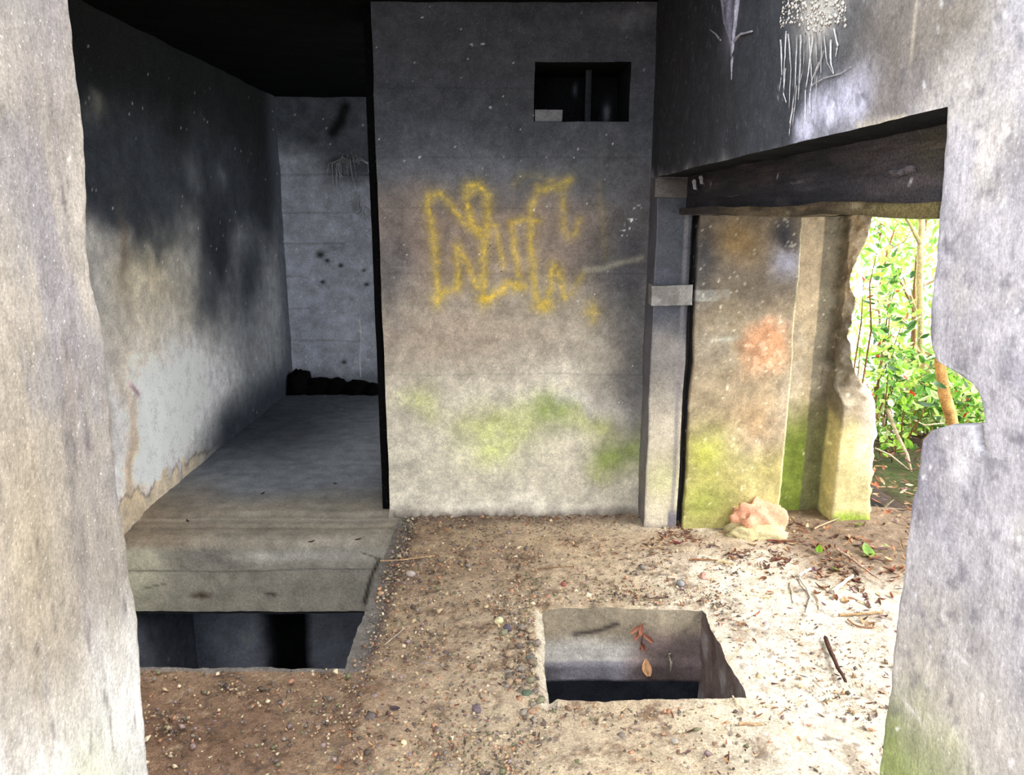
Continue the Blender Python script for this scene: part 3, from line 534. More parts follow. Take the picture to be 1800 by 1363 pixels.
# ---- far side of the doorway: stepped reveal
XE = [(1548, 372), (1545, 385), (1540, 420), (1520, 455), (1504, 482), (1508, 530), (1503, 590), (1504, 620), (1515, 660), (1532, 690), (1536, 720), (1535, 800), (1530, 860), (1525, 918)]
xe = np.array([onY(a, b, 3.82) for a, b in XE]); o_ = np.argsort(xe[:, 2]); xez, xex = xe[o_, 2], xe[o_, 0]
def revpath(z):
    e = float(np.interp(z, xez, xex))+float(fbm(np.array([[3.3, 1.7, z]]), 14, 4, 77)[0])*.03
    k = float(sst(np.array(z), .64, .72)); lx = 1.70
    return [(.868, 3.70), (.868, 3.80), (.902, 3.80), (.902, 3.685), (1.385, 3.68), (1.39, 3.93), (lx, 3.96), (lx+.012, 3.80+.12*k), (e, 3.80+.09*k), (e+.03, 4.9)]
def rev_col(P):
    W = P+np.stack([fbm(P, 5, 3, 260)*.07, P[:, 0]*0, fbm(P, 5, 3, 261)*.08], -1); x, z = W[:, 0], W[:, 2]; n = fbm(P, 7, 4, 262)
    C = np.tile(rgb(148, 134, 112), (len(P), 1)); C = mix(C, rgb(176, 166, 150), sst(n, .05, .4)*.5)
    C = mix(C, rgb(104, 96, 88), sst(z, 1.05, 1.3)*(P[:, 0] < 1.39)*.75); R = lambda px, py: onY(px, py, 3.68)[[0, 2]]
    C = mix(C, rgb(140, 116, 80), blob(x, z, *R(1300, 430), .16, .10)*.8*(P[:, 0] < 1.39)); C = mix(C, rgb(66, 66, 70), blob(x, z, *R(1240, 460), .07, .20)*.9)
    C = mix(C, rgb(166, 158, 148), blob(x, z, *R(1240, 610), .08, .12)*.5)
    C = mix(C, rgb(160, 160, 176), blob(x, z, *R(1378, 455), .08, .09)*1.0*(P[:, 0] < 1.39)); C = mix(C, rgb(62, 62, 68), blob(x, z, *R(1385, 405), .05, .06)*1.0*(P[:, 0] < 1.39))
    C = mix(C, rgb(214, 150, 112), np.clip(blob(x, z, *R(1342, 615), .14, .15)*1.7-.35, 0, 1)*(P[:, 0] < 1.388)*(.7+.6*n)); C = mix(C, rgb(236, 190, 160), (fbm(P, 30, 2, 264) > .25)*blob(x, z, *R(1342, 615), .13, .15)*(P[:, 0] < 1.388)*.7)
    C = mix(C, rgb(196, 160, 120), blob(x, z, *R(1330, 740), .14, .14)*.5*(P[:, 0] < 1.39)); C = mix(C, rgb(206, 204, 190), blob(x, z, *R(1272, 598), .045, .014)*.9)
    C = mix(C, rgb(164, 168, 80), blob(x, z, *R(1235, 790), .13, .13)*.9*(P[:, 0] < 1.2)); C = mix(C, rgb(166, 160, 90), sst(-z, -.55, -.3)*.55*(P[:, 0] < 1.39))
    C = mix(C, rgb(130, 142, 62), blob(x, z, *R(1235, 880), .12, .13)*.6)
    b = (P[:, 0] > 1.388)
    C = mix(C, rgb(176, 158, 132), b*sst(z, .9, 1.2)*.7); C = mix(C, rgb(108, 126, 52), b*(P[:, 1] > 3.88)*sst(-z, -.72, -.40)*.9); C = mix(C, rgb(96, 92, 80), b*(P[:, 0] > 1.6)*(P[:, 0] < 1.715)*.7)  # grey strip is painted shade on the outer block's left side
    C = mix(C, rgb(90, 84, 74), b*(P[:, 0] > 1.66)*blob(x, z, 1.74, .95, .08, .28)*.9)
    C = mix(C, rgb(182, 170, 124), (P[:, 0] > 1.70)*sst(-z, -.62, -.5)*.9); C = mix(C, rgb(206, 194, 188), (P[:, 0] > 1.80)*blob(x, z, 1.9, .55, .10, .25)*.8)
    C = mix(C, rgb(122, 146, 50), (P[:, 0] > 1.72)*sst(-P[:, 2]+.02*n, -.07, -.02)*.8)
    C = mix(C, rgb(140, 134, 132), (P[:, 0] < .90)*.9); C = mix(C, rgb(44, 44, 50), (P[:, 0] < .905)*(P[:, 1] > 3.72)*.85)
    C = mix(C, rgb(160, 162, 158), (np.abs(P[:, 0]-.98) < .09)*(np.abs(P[:, 2]-1.21) < .03)*sst(n, -.3, .1)*.6)
    C = mix(C, rgb(232, 226, 205), sst(fbm(P, 55, 2, 268), .55, .7)*.6)
    m = np.exp(-((P[:, 0]-1.385)/.006)**2)*(P[:, 1] < 3.70); C = mix(C, rgb(216, 206, 160), m*.6)
    return C*(1+.14*fbm(P, 25, 3, 269))[:, None]
def rev_x(P0):
    r = (P0[:, 0] > 1.66)*sst(P0[:, 2], .5, .7)*.03*fbm(P0, 16, 3, 272)
    return np.stack([r*.8, r, r*0], -1)
patch('wall_doorway', sweep(revpath, lsp(.009, -.02, 1.60), .009), rev_col, M_WALL, amp=1.0, extra=rev_x)

# ---- slim pier at the corner
def pier_col(P):
    n = fbm(P, 6, 4, 280); C = np.tile(rgb(158, 150, 136), (len(P), 1)); C = mix(C, rgb(120, 116, 114), sst(P[:, 2]+n*.15, .55, .85)); C = mix(C, rgb(66, 68, 76), sst(P[:, 2]+n*.1, .95, 1.15))
    C = mix(C, rgb(62, 65, 72), sst(P[:, 2], 1.3, 1.4)); C = mix(C, rgb(108, 106, 106), sst(P[:, 2], 1.66, 1.70)*.8); C = mix(C, rgb(168, 172, 110), blob(P[:, 0], P[:, 2], .78, .28, .1, .12)*.4)
    C = mix(C, rgb(86, 84, 94), (P[:, 0] > .82)*sst(-P[:, 2]+n*.1, -.12, -.05)*.9); C = mix(C, rgb(84, 84, 92), (P[:, 0] < .703)*.7); C = mix(C, rgb(108, 104, 108), (np.abs(P[:, 0]-.842) < .012)*.6)
    C = mix(C, rgb(96, 88, 84), sst(-P[:, 2], -.05, 0)*.8)
    return C*1.22*(1+.15*n)[:, None]
pr = box_patch('wall_pier', .70, .868, 3.70, 3.90, -.02, 1.765, pier_col, M_WALL, None, .010, .5)
pr['label'] = 'slim concrete pier in the corner between the painted wall and the doorway'
box_patch('band', .685, .885, 3.675, 3.76, 1.165, 1.262, (lambda P: mix(np.tile(rgb(156, 154, 152), (len(P), 1)), rgb(112, 110, 108), sst(fbm(P, 18, 3, 4), 0, .3)*.6)), M_WALL, pr, .010, 1.2)
box_patch('cap', .69, .862, 3.69, 3.76, 1.67, 1.755, rgb(104, 100, 100), M_DARK, pr, .010, 1.0)

# ================================================================= THINGS
# charred timber lintel
def beam_col(P):
    n = fbm(P, (30, 5, 30), 4, 300); C = np.tile(rgb(52, 52, 58), (len(P), 1)); C = mix(C, rgb(78, 72, 76), sst(n, .05, .4)*.8); C = mix(C, rgb(92, 84, 84), sst(-P[:, 1], -2.2, -1.7)*.45)
    C = mix(C, rgb(84, 82, 64), sst(-P[:, 1], -1.75, -1.55)*blob(P[:, 1], P[:, 2], 1.6, 1.73, .1, .05)*.6)
    return mix(C, rgb(210, 212, 222), (vn(P, 60, 301) > .88)*.7)
beam = box_patch('timber_lintel', .835, .895, 1.527, 3.72, 1.615, 1.80, beam_col, M_WOOD, None, .012, .5, None)
tag(beam, 'dark charred timber lintel spanning the top of the doorway', 'lintel')
def board_col(P):
    n = fbm(P, (40, 6, 60), 4, 310); C = np.tile(rgb(104, 92, 72), (len(P), 1)); C = mix(C, rgb(66, 56, 44), sst(n, .0, .35)*.8); C = mix(C, rgb(206, 192, 170), sst(fbm(P, (12, 5, 190), 4, 311, .7), .22, .4)*.7)
    C = mix(C, rgb(58, 56, 60), sst(P[:, 1], 2.7, 3.2)*.8); return mix(C, rgb(110, 104, 50), sst(-P[:, 1], -2.0, -1.6)*.4)
box_patch('bottom_board', .805, .905, 1.48, 3.70, 1.592, 1.622, board_col, M_WOOD, beam, .010, .9, None, 'split brown board under the charred lintel')
def chip(p, L, h, col, name='splinter'):
    n = 9; pts = [np.array((p[0]+.001, p[1]+L*(i/(n-1)-.5), p[2]+h*.15*math.sin(i*.9))) for i in range(n)]
    return tube_obj(name, pts, [h*.45*(.5+.5*math.sin(math.pi*(i+.6)/n)) for i in range(n)], col, M_WOOD, 6, .2, beam)
b1 = onX(1588, 301, .835); b2 = onX(1402, 320, .835); b3 = onX(1290, 345, .835)
chip(b1, .12, .022, rgb(110, 104, 110)); chip(b2, .12, .014, rgb(96, 92, 100)); chip(b3, .16, .012, rgb(80, 80, 84))

# white torn scraps at the lintel's far end
for (a, b, w_, lb) in (((1222, 326), (1226, 332), .020, 'larger torn white scrap stuck at the far end of the lintel'), ((1234, 318), (1240, 326), .014, 'narrow torn white scrap, upper of two at the lintel end')):
    p = onX(a[0], a[1], .82); n = 6; V = []; F = []
    for i in range(n):
        for j in range(4): V.append((p[0]-.006*math.sin(i+j), p[1]-(i-2.5)*.016, p[2]-(i-2.5)*.006+(j-1.5)*w_*.55*(1-.12*abs(i-2.5))+.004*math.sin(i*2.1)))
    for i in range(n-1):
        for j in range(3): F.append((i*4+j, i*4+j+1, i*4+j+5, i*4+j+4))
    o = obj('torn_scrap', mesh('torn_scrap', V, F, rgb(205, 206, 222), M_STONE)); tag(o, lb, 'scrap')

# calcite runs on the upper right wall
def stroke(name, pts, r0, r1, col, parent):
    P3 = [onX(a, b, XR)+np.array((-.004, 0, 0)) for a, b in pts]; n = len(P3)
    dense = []
    for i in range(n-1):
        for t in np.linspace(0, 1, 5)[:-1]: dense.append(P3[i]*(1-t)+P3[i+1]*t+np.array((0, random.uniform(-.001, .001), 0)))
    dense.append(P3[-1]); m = len(dense)
    return tube_obj(name, dense, [r0+(r1-r0)*i/(m-1) for i in range(m)], col, M_STONE, 5, .3, parent)
W1 = rgb(228, 228, 232)
for pts in ([(1376, 70), (1378, 130), (1374, 160)], [(1390, 60), (1392, 120), (1388, 190)], [(1404, 62), (1400, 150), (1392, 225)], [(1404, 150), (1398, 190), (1394, 222)], [(1418, 58), (1414, 120), (1406, 160)],
            [(1432, 60), (1424, 120), (1420, 160), (1418, 222)], [(1446, 55), (1448, 100), (1444, 135), (1425, 155)], [(1450, 90), (1440, 125), (1437, 185)], [(1452, 60), (1458, 110), (1468, 130)], [(1462, 70), (1464, 110), (1470, 130)], [(1384, 120), (1381, 165), (1385, 180)], [(1383, 55), (1384, 100), (1380, 145)], [(1410, 60), (1411, 110), (1408, 175)], [(1425, 60), (1428, 110), (1430, 150)], [(1438, 60), (1440, 110), (1434, 150)], [(1442, 110), (1432, 140), (1426, 165), (1427, 200)], [(1396, 190), (1391, 215), (1388, 240)], [(1470, 50), (1474, 80), (1472, 100)], [(1430, 150), (1450, 138), (1480, 130), (1500, 118)]):
    stroke('calcite_run', [(a+random.uniform(-2, 2), b) for a, b in pts], random.uniform(.0014, .0026), .0009, W1*random.uniform(.7, 1.0), wu)
stroke('calcite_run', [(1300, -10), (1294, 50), (1290, 90), (1288, 140)], .010, .0022, rgb(168, 168, 184), wu)
stroke('calcite_run', [(1270, -10), (1278, 40), (1288, 80), (1288, 110)], .009, .002, rgb(128, 126, 142), wu)
stroke('calcite_run', [(1284, 0), (1286, 50), (1288, 90)], .018, .004, rgb(120, 118, 134), wu)
stroke('calcite_run', [(1290, 75), (1305, 60), (1325, 55)], .006, .0022, rgb(170, 170, 184), wu)
stroke('calcite_run', [(1268, 70), (1260, 60), (1250, 52)], .004, .002, rgb(150, 150, 158), wu)
# crust: lumpy patch at the head of the runs
Pc = []
for i in range(420):
    a = random.uniform(0, 1); px = 1372+a*115; py = random.uniform(-25, 50)-8*math.sin(a*9); Pc.append(onX(px, py, XR))
V = []; F = []
for p in Pc:
    r = random.choice((.0014, .002, .003, .0045)); b0 = len(V)
    for (x, y, z) in ((1, 0, 0), (-1, 0, 0), (0, 1, 0), (0, -1, 0), (0, 0, 1), (0, 0, -1)): V.append((p[0]-.001+x*r*.35, p[1]+y*r*2.1, p[2]+z*r*1.3))
    for f in ((0, 2, 4), (2, 1, 4), (1, 3, 4), (3, 0, 4), (2, 0, 5), (1, 2, 5), (3, 1, 5), (0, 3, 5)): F.append(tuple(b0+k for k in f))
o = obj('calcite_crust', mesh('calcite_crust', V, F, rgb(206, 202, 196), M_STONE), wu); o['kind'] = 'stuff'

# root tufts on the recess back wall
def roots(cx, cy, n, L, spread, name, label):
    c = onY(cx, cy, YB-.02); e = bpy.data.objects.new(name, None); COL.objects.link(e); e.location = tuple(c); tag(e, label, 'roots')
    for i in range(n):
        a = random.uniform(-1, 1); x0 = a*spread; up = random.uniform(0, .12)*(1-abs(a)); l = random.uniform(.3, 1)*L
        pts = [(x0*.25, 0, up), (x0*.6, -.01, up+.02), (x0, -.012, 0), (x0*1.05+random.uniform(-.02, .02), -.008, -l*.5), (x0+random.uniform(-.04, .04), -.004, -l)]
        tube_obj('root', pts, [.004, .0035, .003, .0025, .0015], rgb(206, 208, 216)*random.uniform(.75, 1.05), M_BARK, 4, .1, e)
roots(616, 288, 22, .26, .20, 'hanging_roots', 'pale fan of fine roots hanging high on the recess back wall')
roots(632, 368, 9, .10, .10, 'hanging_roots', 'small faint root tuft below the large fan on the back wall')

# charred lumps at the foot of the back wall
ico_v = []
def lump(name, c, r, col, mat, seed=0, sub=14, amp=.2, flat=None, box=0):
    th = np.linspace(0, math.pi, sub); ph = np.linspace(0, 2*math.pi, sub*2, endpoint=False)
    T, H = np.meshgrid(th, ph, indexing='ij'); D = np.stack([np.sin(T)*np.cos(H), np.sin(T)*np.sin(H), np.cos(T)], -1)
    if box: D = D/((np.abs(D)**box).sum(-1)**(1/box))[..., None]
    k = 1+amp*fbm(D.reshape(-1, 3)+seed*5.1, 2.2, 3, seed).reshape(T.shape)
    V = (D*k[..., None]*np.array(r)).reshape(-1, 3); idx = np.arange(T.size).reshape(T.shape); nx = np.roll(idx, -1, 1)
    F = np.stack([idx[:-1], idx[1:], nx[1:], nx[:-1]], -1).reshape(-1, 4)
    if flat is not None: V[:, 2] = np.maximum(V[:, 2], flat)
    o = obj(name, mesh(name, V, F, col if not callable(col) else col(V), mat)); o.location = tuple(c); return o
for (px, w_, h_, lb) in ((532, .12, .17, 'tallest charred black lump in the far left corner of the recess'), (566, .12, .11, 'charred black lump beside the tall corner one'), (598, .12, .10, 'middle charred black lump along the back wall'), (634, .13, .09, 'charred black lump below the white vertical streak'), (662, .09, .07, 'low charred black lump nearest the black shadow-gap strip')):
    c = onZ(px, 683, .02); lump('charred_lump', (c[0], YB-.16, .02), (w_*1.15, .13, h_*1.15), rgb(9, 9, 11), M_DARK, int(px), 14, .35, 0)
    tag(bpy.context.scene.objects[-1] if False else COL.objects[-1], lb, 'lump', 'charred lumps along the recess back wall')

# broken concrete lump at the doorway reveal
def bl_col(V): C = np.tile(rgb(186, 176, 140), (len(V), 1)); return mix(C, rgb(226, 168, 138), (V[:, 2] > .035)*(V[:, 1] < 0.02)*1.0)
c = onZ(1322, 928, 0); bl = lump('broken_concrete', (1.255, 3.665, .03), (.125, .085, .125), bl_col, M_STONE, 5, 30, .55, -.035, 3.5)
tag(bl, 'broken chunk of wall with exposed pink core at the doorway foot', 'rubble')
bl2 = lump('broken_concrete', (1.25, 3.61, .01), (.15, .07, .060), rgb(196, 184, 142), M_STONE, 9, 24, .35, -.015, 4)
tag(bl2, 'low cream slab of broken concrete in front of the pink chunk', 'rubble')

# ---- gravel and crumbs
OCT = np.array([(1, 0, 0), (-1, 0, 0), (0, 1, 0), (0, -1, 0), (0, 0, 1), (0, 0, -1)], float); OF = np.array([(0, 2, 4), (2, 1, 4), (1, 3, 4), (3, 0, 4), (2, 0, 5), (1, 2, 5), (3, 1, 5), (0, 3, 5)])
def rotm(n, flat=1.0):
    a = rng.random(n)*2*np.pi; b = (rng.random(n)-.5)*2*flat; c = (rng.random(n)-.5)*2*flat
    ca, sa, cb, sb, cc, sc = np.cos(a), np.sin(a), np.cos(b), np.sin(b), np.cos(c), np.sin(c); Z = np.zeros(n); O = np.ones(n)
    Rz = np.array([[ca, -sa, Z], [sa, ca, Z], [Z, Z, O]]).transpose(2, 0, 1); Rx = np.array([[O, Z, Z], [Z, cb, -sb], [Z, sb, cb]]).transpose(2, 0, 1); Ry = np.array([[cc, Z, sc], [Z, O, Z], [-sc, Z, cc]]).transpose(2, 0, 1)
    return Rz@Rx@Ry
def scatter(name, TV, TF, pos, size, cols, mat, R, jit=.25, smooth=False):
    n = len(pos); V = np.repeat(TV[None], n, 0)*(1+jit*(rng.random((n, len(TV), 1))-.5)*2)*size[:, None, :]
    V = np.einsum('nij,nkj->nki', R, V)+pos[:, None, :]; F = (TF[None]+(np.arange(n)*len(TV))[:, None, None]).reshape(-1, TF.shape[1])
    C = np.repeat(cols[:, None, :], len(TV), 1).reshape(-1, 3)
    return obj(name, mesh(name, V.reshape(-1, 3), F, C, mat, smooth=smooth))
def onfloor(x, y): return ~((x < PX+.03) & (y > PY0-.03)) & ~((x > HX0-.03) & (x < HX1+.03) & (y > HY0-.03) & (y < HY1+.03)) & (y < 3.86) & (x > -1.6)
def dens(n, fn, x0=-1.5, x1=1.5, y0=1.75, y1=3.86):
    x = rng.uniform(x0, x1, n*10); y = rng.uniform(y0, y1, n*10); P = np.stack([x, y, x*0], -1)
    k = (rng.random(n*10) < fn(x, y, P)) & onfloor(x, y); return P[k][:n]
def gd(x, y, P):
    d = .08+.5*sst(fbm(P, 3.5, 3, 400), .0, .4)
    d = d+1.3*blob(x, y, .06, 2.62, .075, .36)+.9*blob(x, y, .05, 2.95, .18, .10)+.8*blob(x, y, -.25, 3.42, .35, .13)+.6*blob(x, y, .35, 3.0, .5, .12)+.6*blob(x, y, -.5, 3.0, .08, .6)+.35*blob(x, y, 0.0, 2.1, .8, .3)+.4*blob(x, y, 0, 3.75, .8, .1)
    return d*(1-.7*sst(x, .75, 1.1))
PAL = np.array([rgb(206, 186, 150), rgb(180, 150, 120), rgb(128, 122, 118), rgb(96, 88, 92), rgb(112, 118, 90), rgb(222, 208, 180), rgb(120, 96, 80), rgb(150, 132, 138), rgb(78, 70, 66), rgb(190, 140, 112)])
pos = dens(11000, gd); n = len(pos); sz = rng.gamma(2.0, .0016, n)+.0016; size = sz[:, None]*rng.uniform(.6, 1.35, (n, 3)); size[:, 2] *= .7
pos[:, 2] = .011+size[:, 2]*.3
g = scatter('gravel', OCT, OF, pos, size, (PAL[rng.integers(0, 10, n)]*.8+.2*rgb(190, 160, 128))*rng.uniform(.9, 1.1, (n, 1)), M_STONE, rotm(n, 1.0), .3); tag(g, 'loose gravel and mortar crumbs scattered over the concrete floor', 'gravel', kind='stuff')

# leaf templates
def leaf_mesh(name, L, Wd, col, curl=.25, cup=.2, mat=M_DEAD, pts=6, lobes=0, var=.15):
    V = []; F = []; C = []
    for i in range(pts+1):
        t = i/pts; wd = Wd*.5*math.sin(math.pi*min(1, t*.92+.06))**.75*(1-.35*t)
        if lobes: wd *= .62+.55*abs(math.sin(t*math.pi*lobes))
        for j in (-1, -.5, 0, .5, 1):
            V.append(((j*wd), (t-.5)*L*(1+.0*j), cup*wd*abs(j)+curl*L*(t-.5)**2+random.uniform(-.02, .02)*L)); C.append(np.array(col)*random.uniform(1-var, 1+var)*(.8 if j == 0 else 1))
    for i in range(pts):
        for j in range(4): F.append((i*5+j, i*5+j+1, i*5+j+6, i*5+j+5))
    V = np.array(V); V[:, 2] -= V[:, 2].min()
    return mesh(name, V, F, np.array(C), mat)
DEADC = [rgb(120, 78, 52), rgb(150, 104, 74), rgb(96, 64, 52), rgb(176, 136, 100), rgb(106, 74, 76), rgb(140, 84, 60), rgb(196, 168, 130), rgb(84, 62, 50)]
DM = [leaf_mesh('dead_leaf', random.uniform(.035, .055), random.uniform(.016, .028), c, random.uniform(.4, 1.4), random.uniform(.2, 1.0)) for c in DEADC for _ in range(2)]
def place(me, name, p, rz, tilt=(0, 0), s=1.0, lift=.0):
    o = obj(name, me); o.location = (p[0], p[1], p[2]+lift); o.rotation_euler = (tilt[0], tilt[1], rz); o.scale = (s, s, s); return o
# leaf litter stuff
q = 4; TV = []; TF = []
for i in range(q+1):
    t = i/q; wd = .5*math.sin(math.pi*min(1, t*.9+.07))
    for j in (-1, 0, 1): TV.append((j*wd*.5, t-.5, .25*abs(j)*wd+.5*(t-.5)**2))
for i in range(q):
    for j in range(2): TF.append((i*3+j, i*3+j+1, i*3+j+4, i*3+j+3))
TV = np.array(TV); TF = np.array(TF)
def ld(x, y, P):
    a = np.maximum(sst(fbm(P, 5, 3, 420), -.05, .3), .8*blob(x, y, .3, 3.86, .6, .05))
    return a*(.9*sst(x+.9*(y-3.3), .95, 1.35)+.5*blob(x, y, .9, 3.38, .45, .10)+.45*blob(x, y, .86, 2.75, .06, .3)+.35*blob(x, y, .5, 3.0, .4, .06)+.45*blob(x, y, .3, 3.5, .7, .15)+.4*blob(x, y, -.2, 3.45, .4, .1)+.3*blob(x, y, -.5, 2.2, .6, .25)+.3*blob(x, y, -.3, 2.7, .2, .4))+.9*blob(x, y, .35, 3.85, .5, .04)+.035
pos = dens(3000, ld, -.5, 1.54, 1.8, 3.92); n = len(pos); L_ = rng.uniform(.010, .034, n)*np.where(pos[:, 0] < .5, .75, 1); size = np.stack([L_*rng.uniform(.35, .7, n), L_, L_*rng.uniform(.5, 1.4, n)], -1); pos[:, 2] = .010+rng.random(n)*.006
DC = np.array(DEADC)
ll = scatter('leaf_litter', TV, TF, pos, size, DC[rng.integers(0, 8, n)]*rng.uniform(.8, 1.25, (n, 1)), M_DEAD, rotm(n, .45), .12, True); tag(ll, 'drifts of small broken brown leaves swept across the floor', 'leaf litter', kind='stuff')
xx = rng.uniform(1.5, 4.6, 3800); yy = rng.uniform(2.4, 7.0, 3800); kk = (yy > 3.1+.0*xx) | (rng.random(3800) < .10); kk &= ~((xx < 2.0) & (yy > 3.76)); pos = np.stack([xx, yy, rng.uniform(.005, .03, 3800)], -1)[kk]; n = len(pos)
L_ = rng.uniform(.03, .07, n); size = np.stack([L_*rng.uniform(.35, .7, n), L_, L_*rng.uniform(.3, 1.0, n)], -1)
ll = scatter('woodland_leaf_litter', TV, TF, pos, size, DC[rng.integers(0, 8, n)]*rng.uniform(.8, 1.35, (n, 1)), M_DEAD, rotm(n, .5), .12, True); tag(ll, 'thick carpet of brown leaves on the ground outside the doorway', 'leaf litter', kind='stuff')
# individually placed dead leaves
spots = []
for k in range(400):
    px = rng.uniform(1190, 1570); py = rng.uniform(940, 1110)
    if (px-1190)/380*1.0 + (1100-py)/170*.9 < .75 + rng.random()*.4: continue
    p = onZ(px, py, .012)
    if p[1] > 3.62 or p[0] > 1.75: continue
    spots.append(p)
TONE = ['chestnut', 'light brown', 'dark umber', 'tan', 'plum brown', 'russet', 'pale straw', 'blackish brown']
for p in spots[:110]:
    k = random.randrange(16)
    zone = 'beyond the square hole' if p[0] < 1.0 else ('at the foot of the doorway blocks' if p[1] > 3.25 else 'on the pale floor by the right jamb')
    tag(place(DM[k], 'dead_leaf', p, random.uniform(0, 6.3), (random.uniform(-.35, .35), random.uniform(-.35, .35)), random.uniform(.7, 1.25), .0), 'curled %s dead leaf %s' % (TONE[k//2], zone), 'leaf', 'dead leaves drifted %s' % zone)
for px, py, c, lb, s in ((1188, 955, rgb(120, 30, 52), 'deep crimson fallen leaf at the foot of the slim pier', 1.0), (787, 932, rgb(232, 160, 84), 'tiny bright orange leaf scrap by the painted wall foot', .55), (1135, 1104, rgb(150, 92, 62), 0, 1),
                          (430+265, 1247, rgb(84, 66, 72), 'dark purple-brown bark flake lying on the near floor', .8), (770, 1027, rgb(130, 92, 74), 'reddish brown flake in front of the gravel band left of centre', .8), (1365, 985, rgb(128, 60, 62), 'reddish leaf lying between two pale twigs', 1.0), (1530, 1100, rgb(136, 100, 70), 'flat tan leaf near the broken right jamb', 1.0)):
    if not lb: continue
    tag(place(leaf_mesh('fallen_leaf', .05, .034, c, .5, .3), 'fallen_leaf', onZ(px, py, .014), random.uniform(0, 6), (.15, .1), s), lb, 'leaf')
for px, py, s, lb in ((1525, 968, 1.5, 'largest bright green leaf on the litter by the doorway'), (1440, 966, .9, 'small bright green leaf left of the large one'), (1467, 1000, .8, 'small green leaf nearest the bare pale floor'), (1505, 915, 1.1, 'green leaf at the foot of the outer block'), (1556, 960, .8, 'green leaf close beside the broken right jamb')):
    p = onZ(px, py, .03); p[1] = min(p[1], 3.70)
    tag(place(leaf_mesh('green_leaf', .055, .045, rgb(140, 190, 60), .3, .1, M_LEAF), 'green_leaf', p, random.uniform(0, 6), (.5, .1), s), lb, 'leaf')
for px, py, lb in ((548, 953, 'brown leaf fleck on the recess ledge'), (630, 949, 'brown leaf fleck at the right end of the recess ledge'), (590, 851, 'lone dark fleck in the middle of the recess floor'), (330, 917, 'dark fleck near the left wall on the ledge'), (462, 868, 'faint fleck left of centre on the recess floor')):
    tag(place(leaf_mesh('leaf_fleck', .038, .02, rgb(72, 50, 40), .5, .3), 'leaf_fleck', onZ(px, py, .026), random.uniform(0, 6), (.1, .1)), lb, 'leaf')

# pebbles and chips
def pebble(px, py, r, col, lb, cat='stone', name='pebble'):
    p = onZ(px, py, .012); o = lump(name, (p[0], p[1], .012+r[2]*.6), r, col, M_STONE, int(px), 9, .25); o.rotation_euler = (0, 0, random.uniform(0, 3)); tag(o, lb, cat)
pebble(1196, 1028, (.026, .016, .012), rgb(150, 150, 152), 'grey rounded pebble beyond the square hole')
pebble(1238, 1016, (.030, .022, .014), rgb(206, 160, 146), 'pinkish flat stone chip beyond the square hole')
pebble(757+120, 1095, (.020, .017, .014), rgb(206, 198, 158), 'pale yellow pebble at the far left corner of the square hole')
pebble(892, 1108, (.016, .014, .016), rgb(92, 84, 96), 'dark violet pebble beside the pale yellow one')
pebble(932, 1160, (.016, .018, .010), rgb(108, 112, 106), 'grey green flint on the left lip of the hole')
pebble(926, 1222, (.015, .020, .010), rgb(88, 100, 84), 'dark green flint near the hole, near left corner')
pebble(1186, 1305, (.014, .010, .007), rgb(168, 160, 150), 'small grey stone on the pale floor in front of the hole')
pebble(1130, 1000, (.018, .012, .010), rgb(150, 142, 134), 'small grey stone in front of the slim pier')
pebble(1000-10, 1030, (.016, .012, .012), rgb(150, 92, 84), 'brick red chip behind the square hole')
pebble(722, 1012, (.022, .016, .014), rgb(190, 176, 168), 'whitish stone at the left end of the gravel band')
pebble(838, 1250, (.020, .013, .012), rgb(120, 106, 110), 'purple grey stone on the floor, front centre')
# flints on the broken lip
for i in range(42):
    px = rng.uniform(880, 958); py = rng.uniform(1105, 1255); p = onZ(px+ (py-1100)*.09, py, .012)
    if p[0] > HX0-.02: continue
    r = random.uniform(.007, .013); o = lump('flint', (p[0], p[1], .012+r*.3), (r*1.3, r, r*.8), PAL[random.randrange(10)]*.5+.42*rgb(176, 160, 138), M_STONE, i+60, 8, .6, None, 3); o.rotation_euler = (0, 0, random.uniform(0, 3))
    tag(o, 'small flint set in the broken left lip of the square hole', 'stone', 'flints in the broken lip')

# sticks and twigs on the floor
def stick(a, b, r, col, lb, w=.006, z=.016, arc=0, fork=0, name='twig', zb=None):
    A = onZ(a[0], a[1], z+r); B = onZ(b[0], b[1], (z if zb is None else zb)+r); n = 8
    pts = wob(A, B, n, w, True, arc); base = np.mean(pts, 0); e = None
    o = tube_obj(name, pts, [r*(1-.35*i/(n-1)) for i in range(n)], col, M_BARK, 7, .15); tag(o, lb, 'stick' if name == 'stick' else 'twig')
    if fork:
        m = pts[n//2]; d = np.array((random.uniform(-1, 1), random.uniform(-1, 1), .0)); d /= np.linalg.norm(d)
        tube_obj('side_shoot', [m, m+d*fork*.5, m+d*fork+np.array((0, 0, .004))], [r*.55, r*.4, r*.25], col, M_BARK, 5, .1, o)
stick((1452, 1122), (1487, 1198), .009, rgb(86, 58, 46), 'dark brown stick lying alone on the pale floor', .003, fork=.04, name='stick', arc=.008)
stick((1475, 1082), (1552, 1077), .006, rgb(178, 146, 108), 'tan stick pointing at the right jamb', .002, name='stick', fork=.03)
stick((1490, 1090), (1540, 1103), .004, rgb(170, 128, 96), 'thin curved twig just below the tan stick', .003, arc=.03)
stick((1462, 1040), (1500, 1012), .010, rgb(232, 222, 204), 'thick bleached stick in the litter edge', .003, name='stick')
stick((1404, 1016), (1416, 1076), .005, rgb(226, 214, 196), 'long bleached curved twig below the drift', .003, arc=-.03)
stick((1388, 1024), (1394, 1060), .0035, rgb(206, 188, 164), 'short pale twig left of the curved one', .003)
stick((1428, 1042), (1438, 1072), .0035, rgb(206, 180, 150), 'short pale twig right of the curved one', .003, arc=-.012)
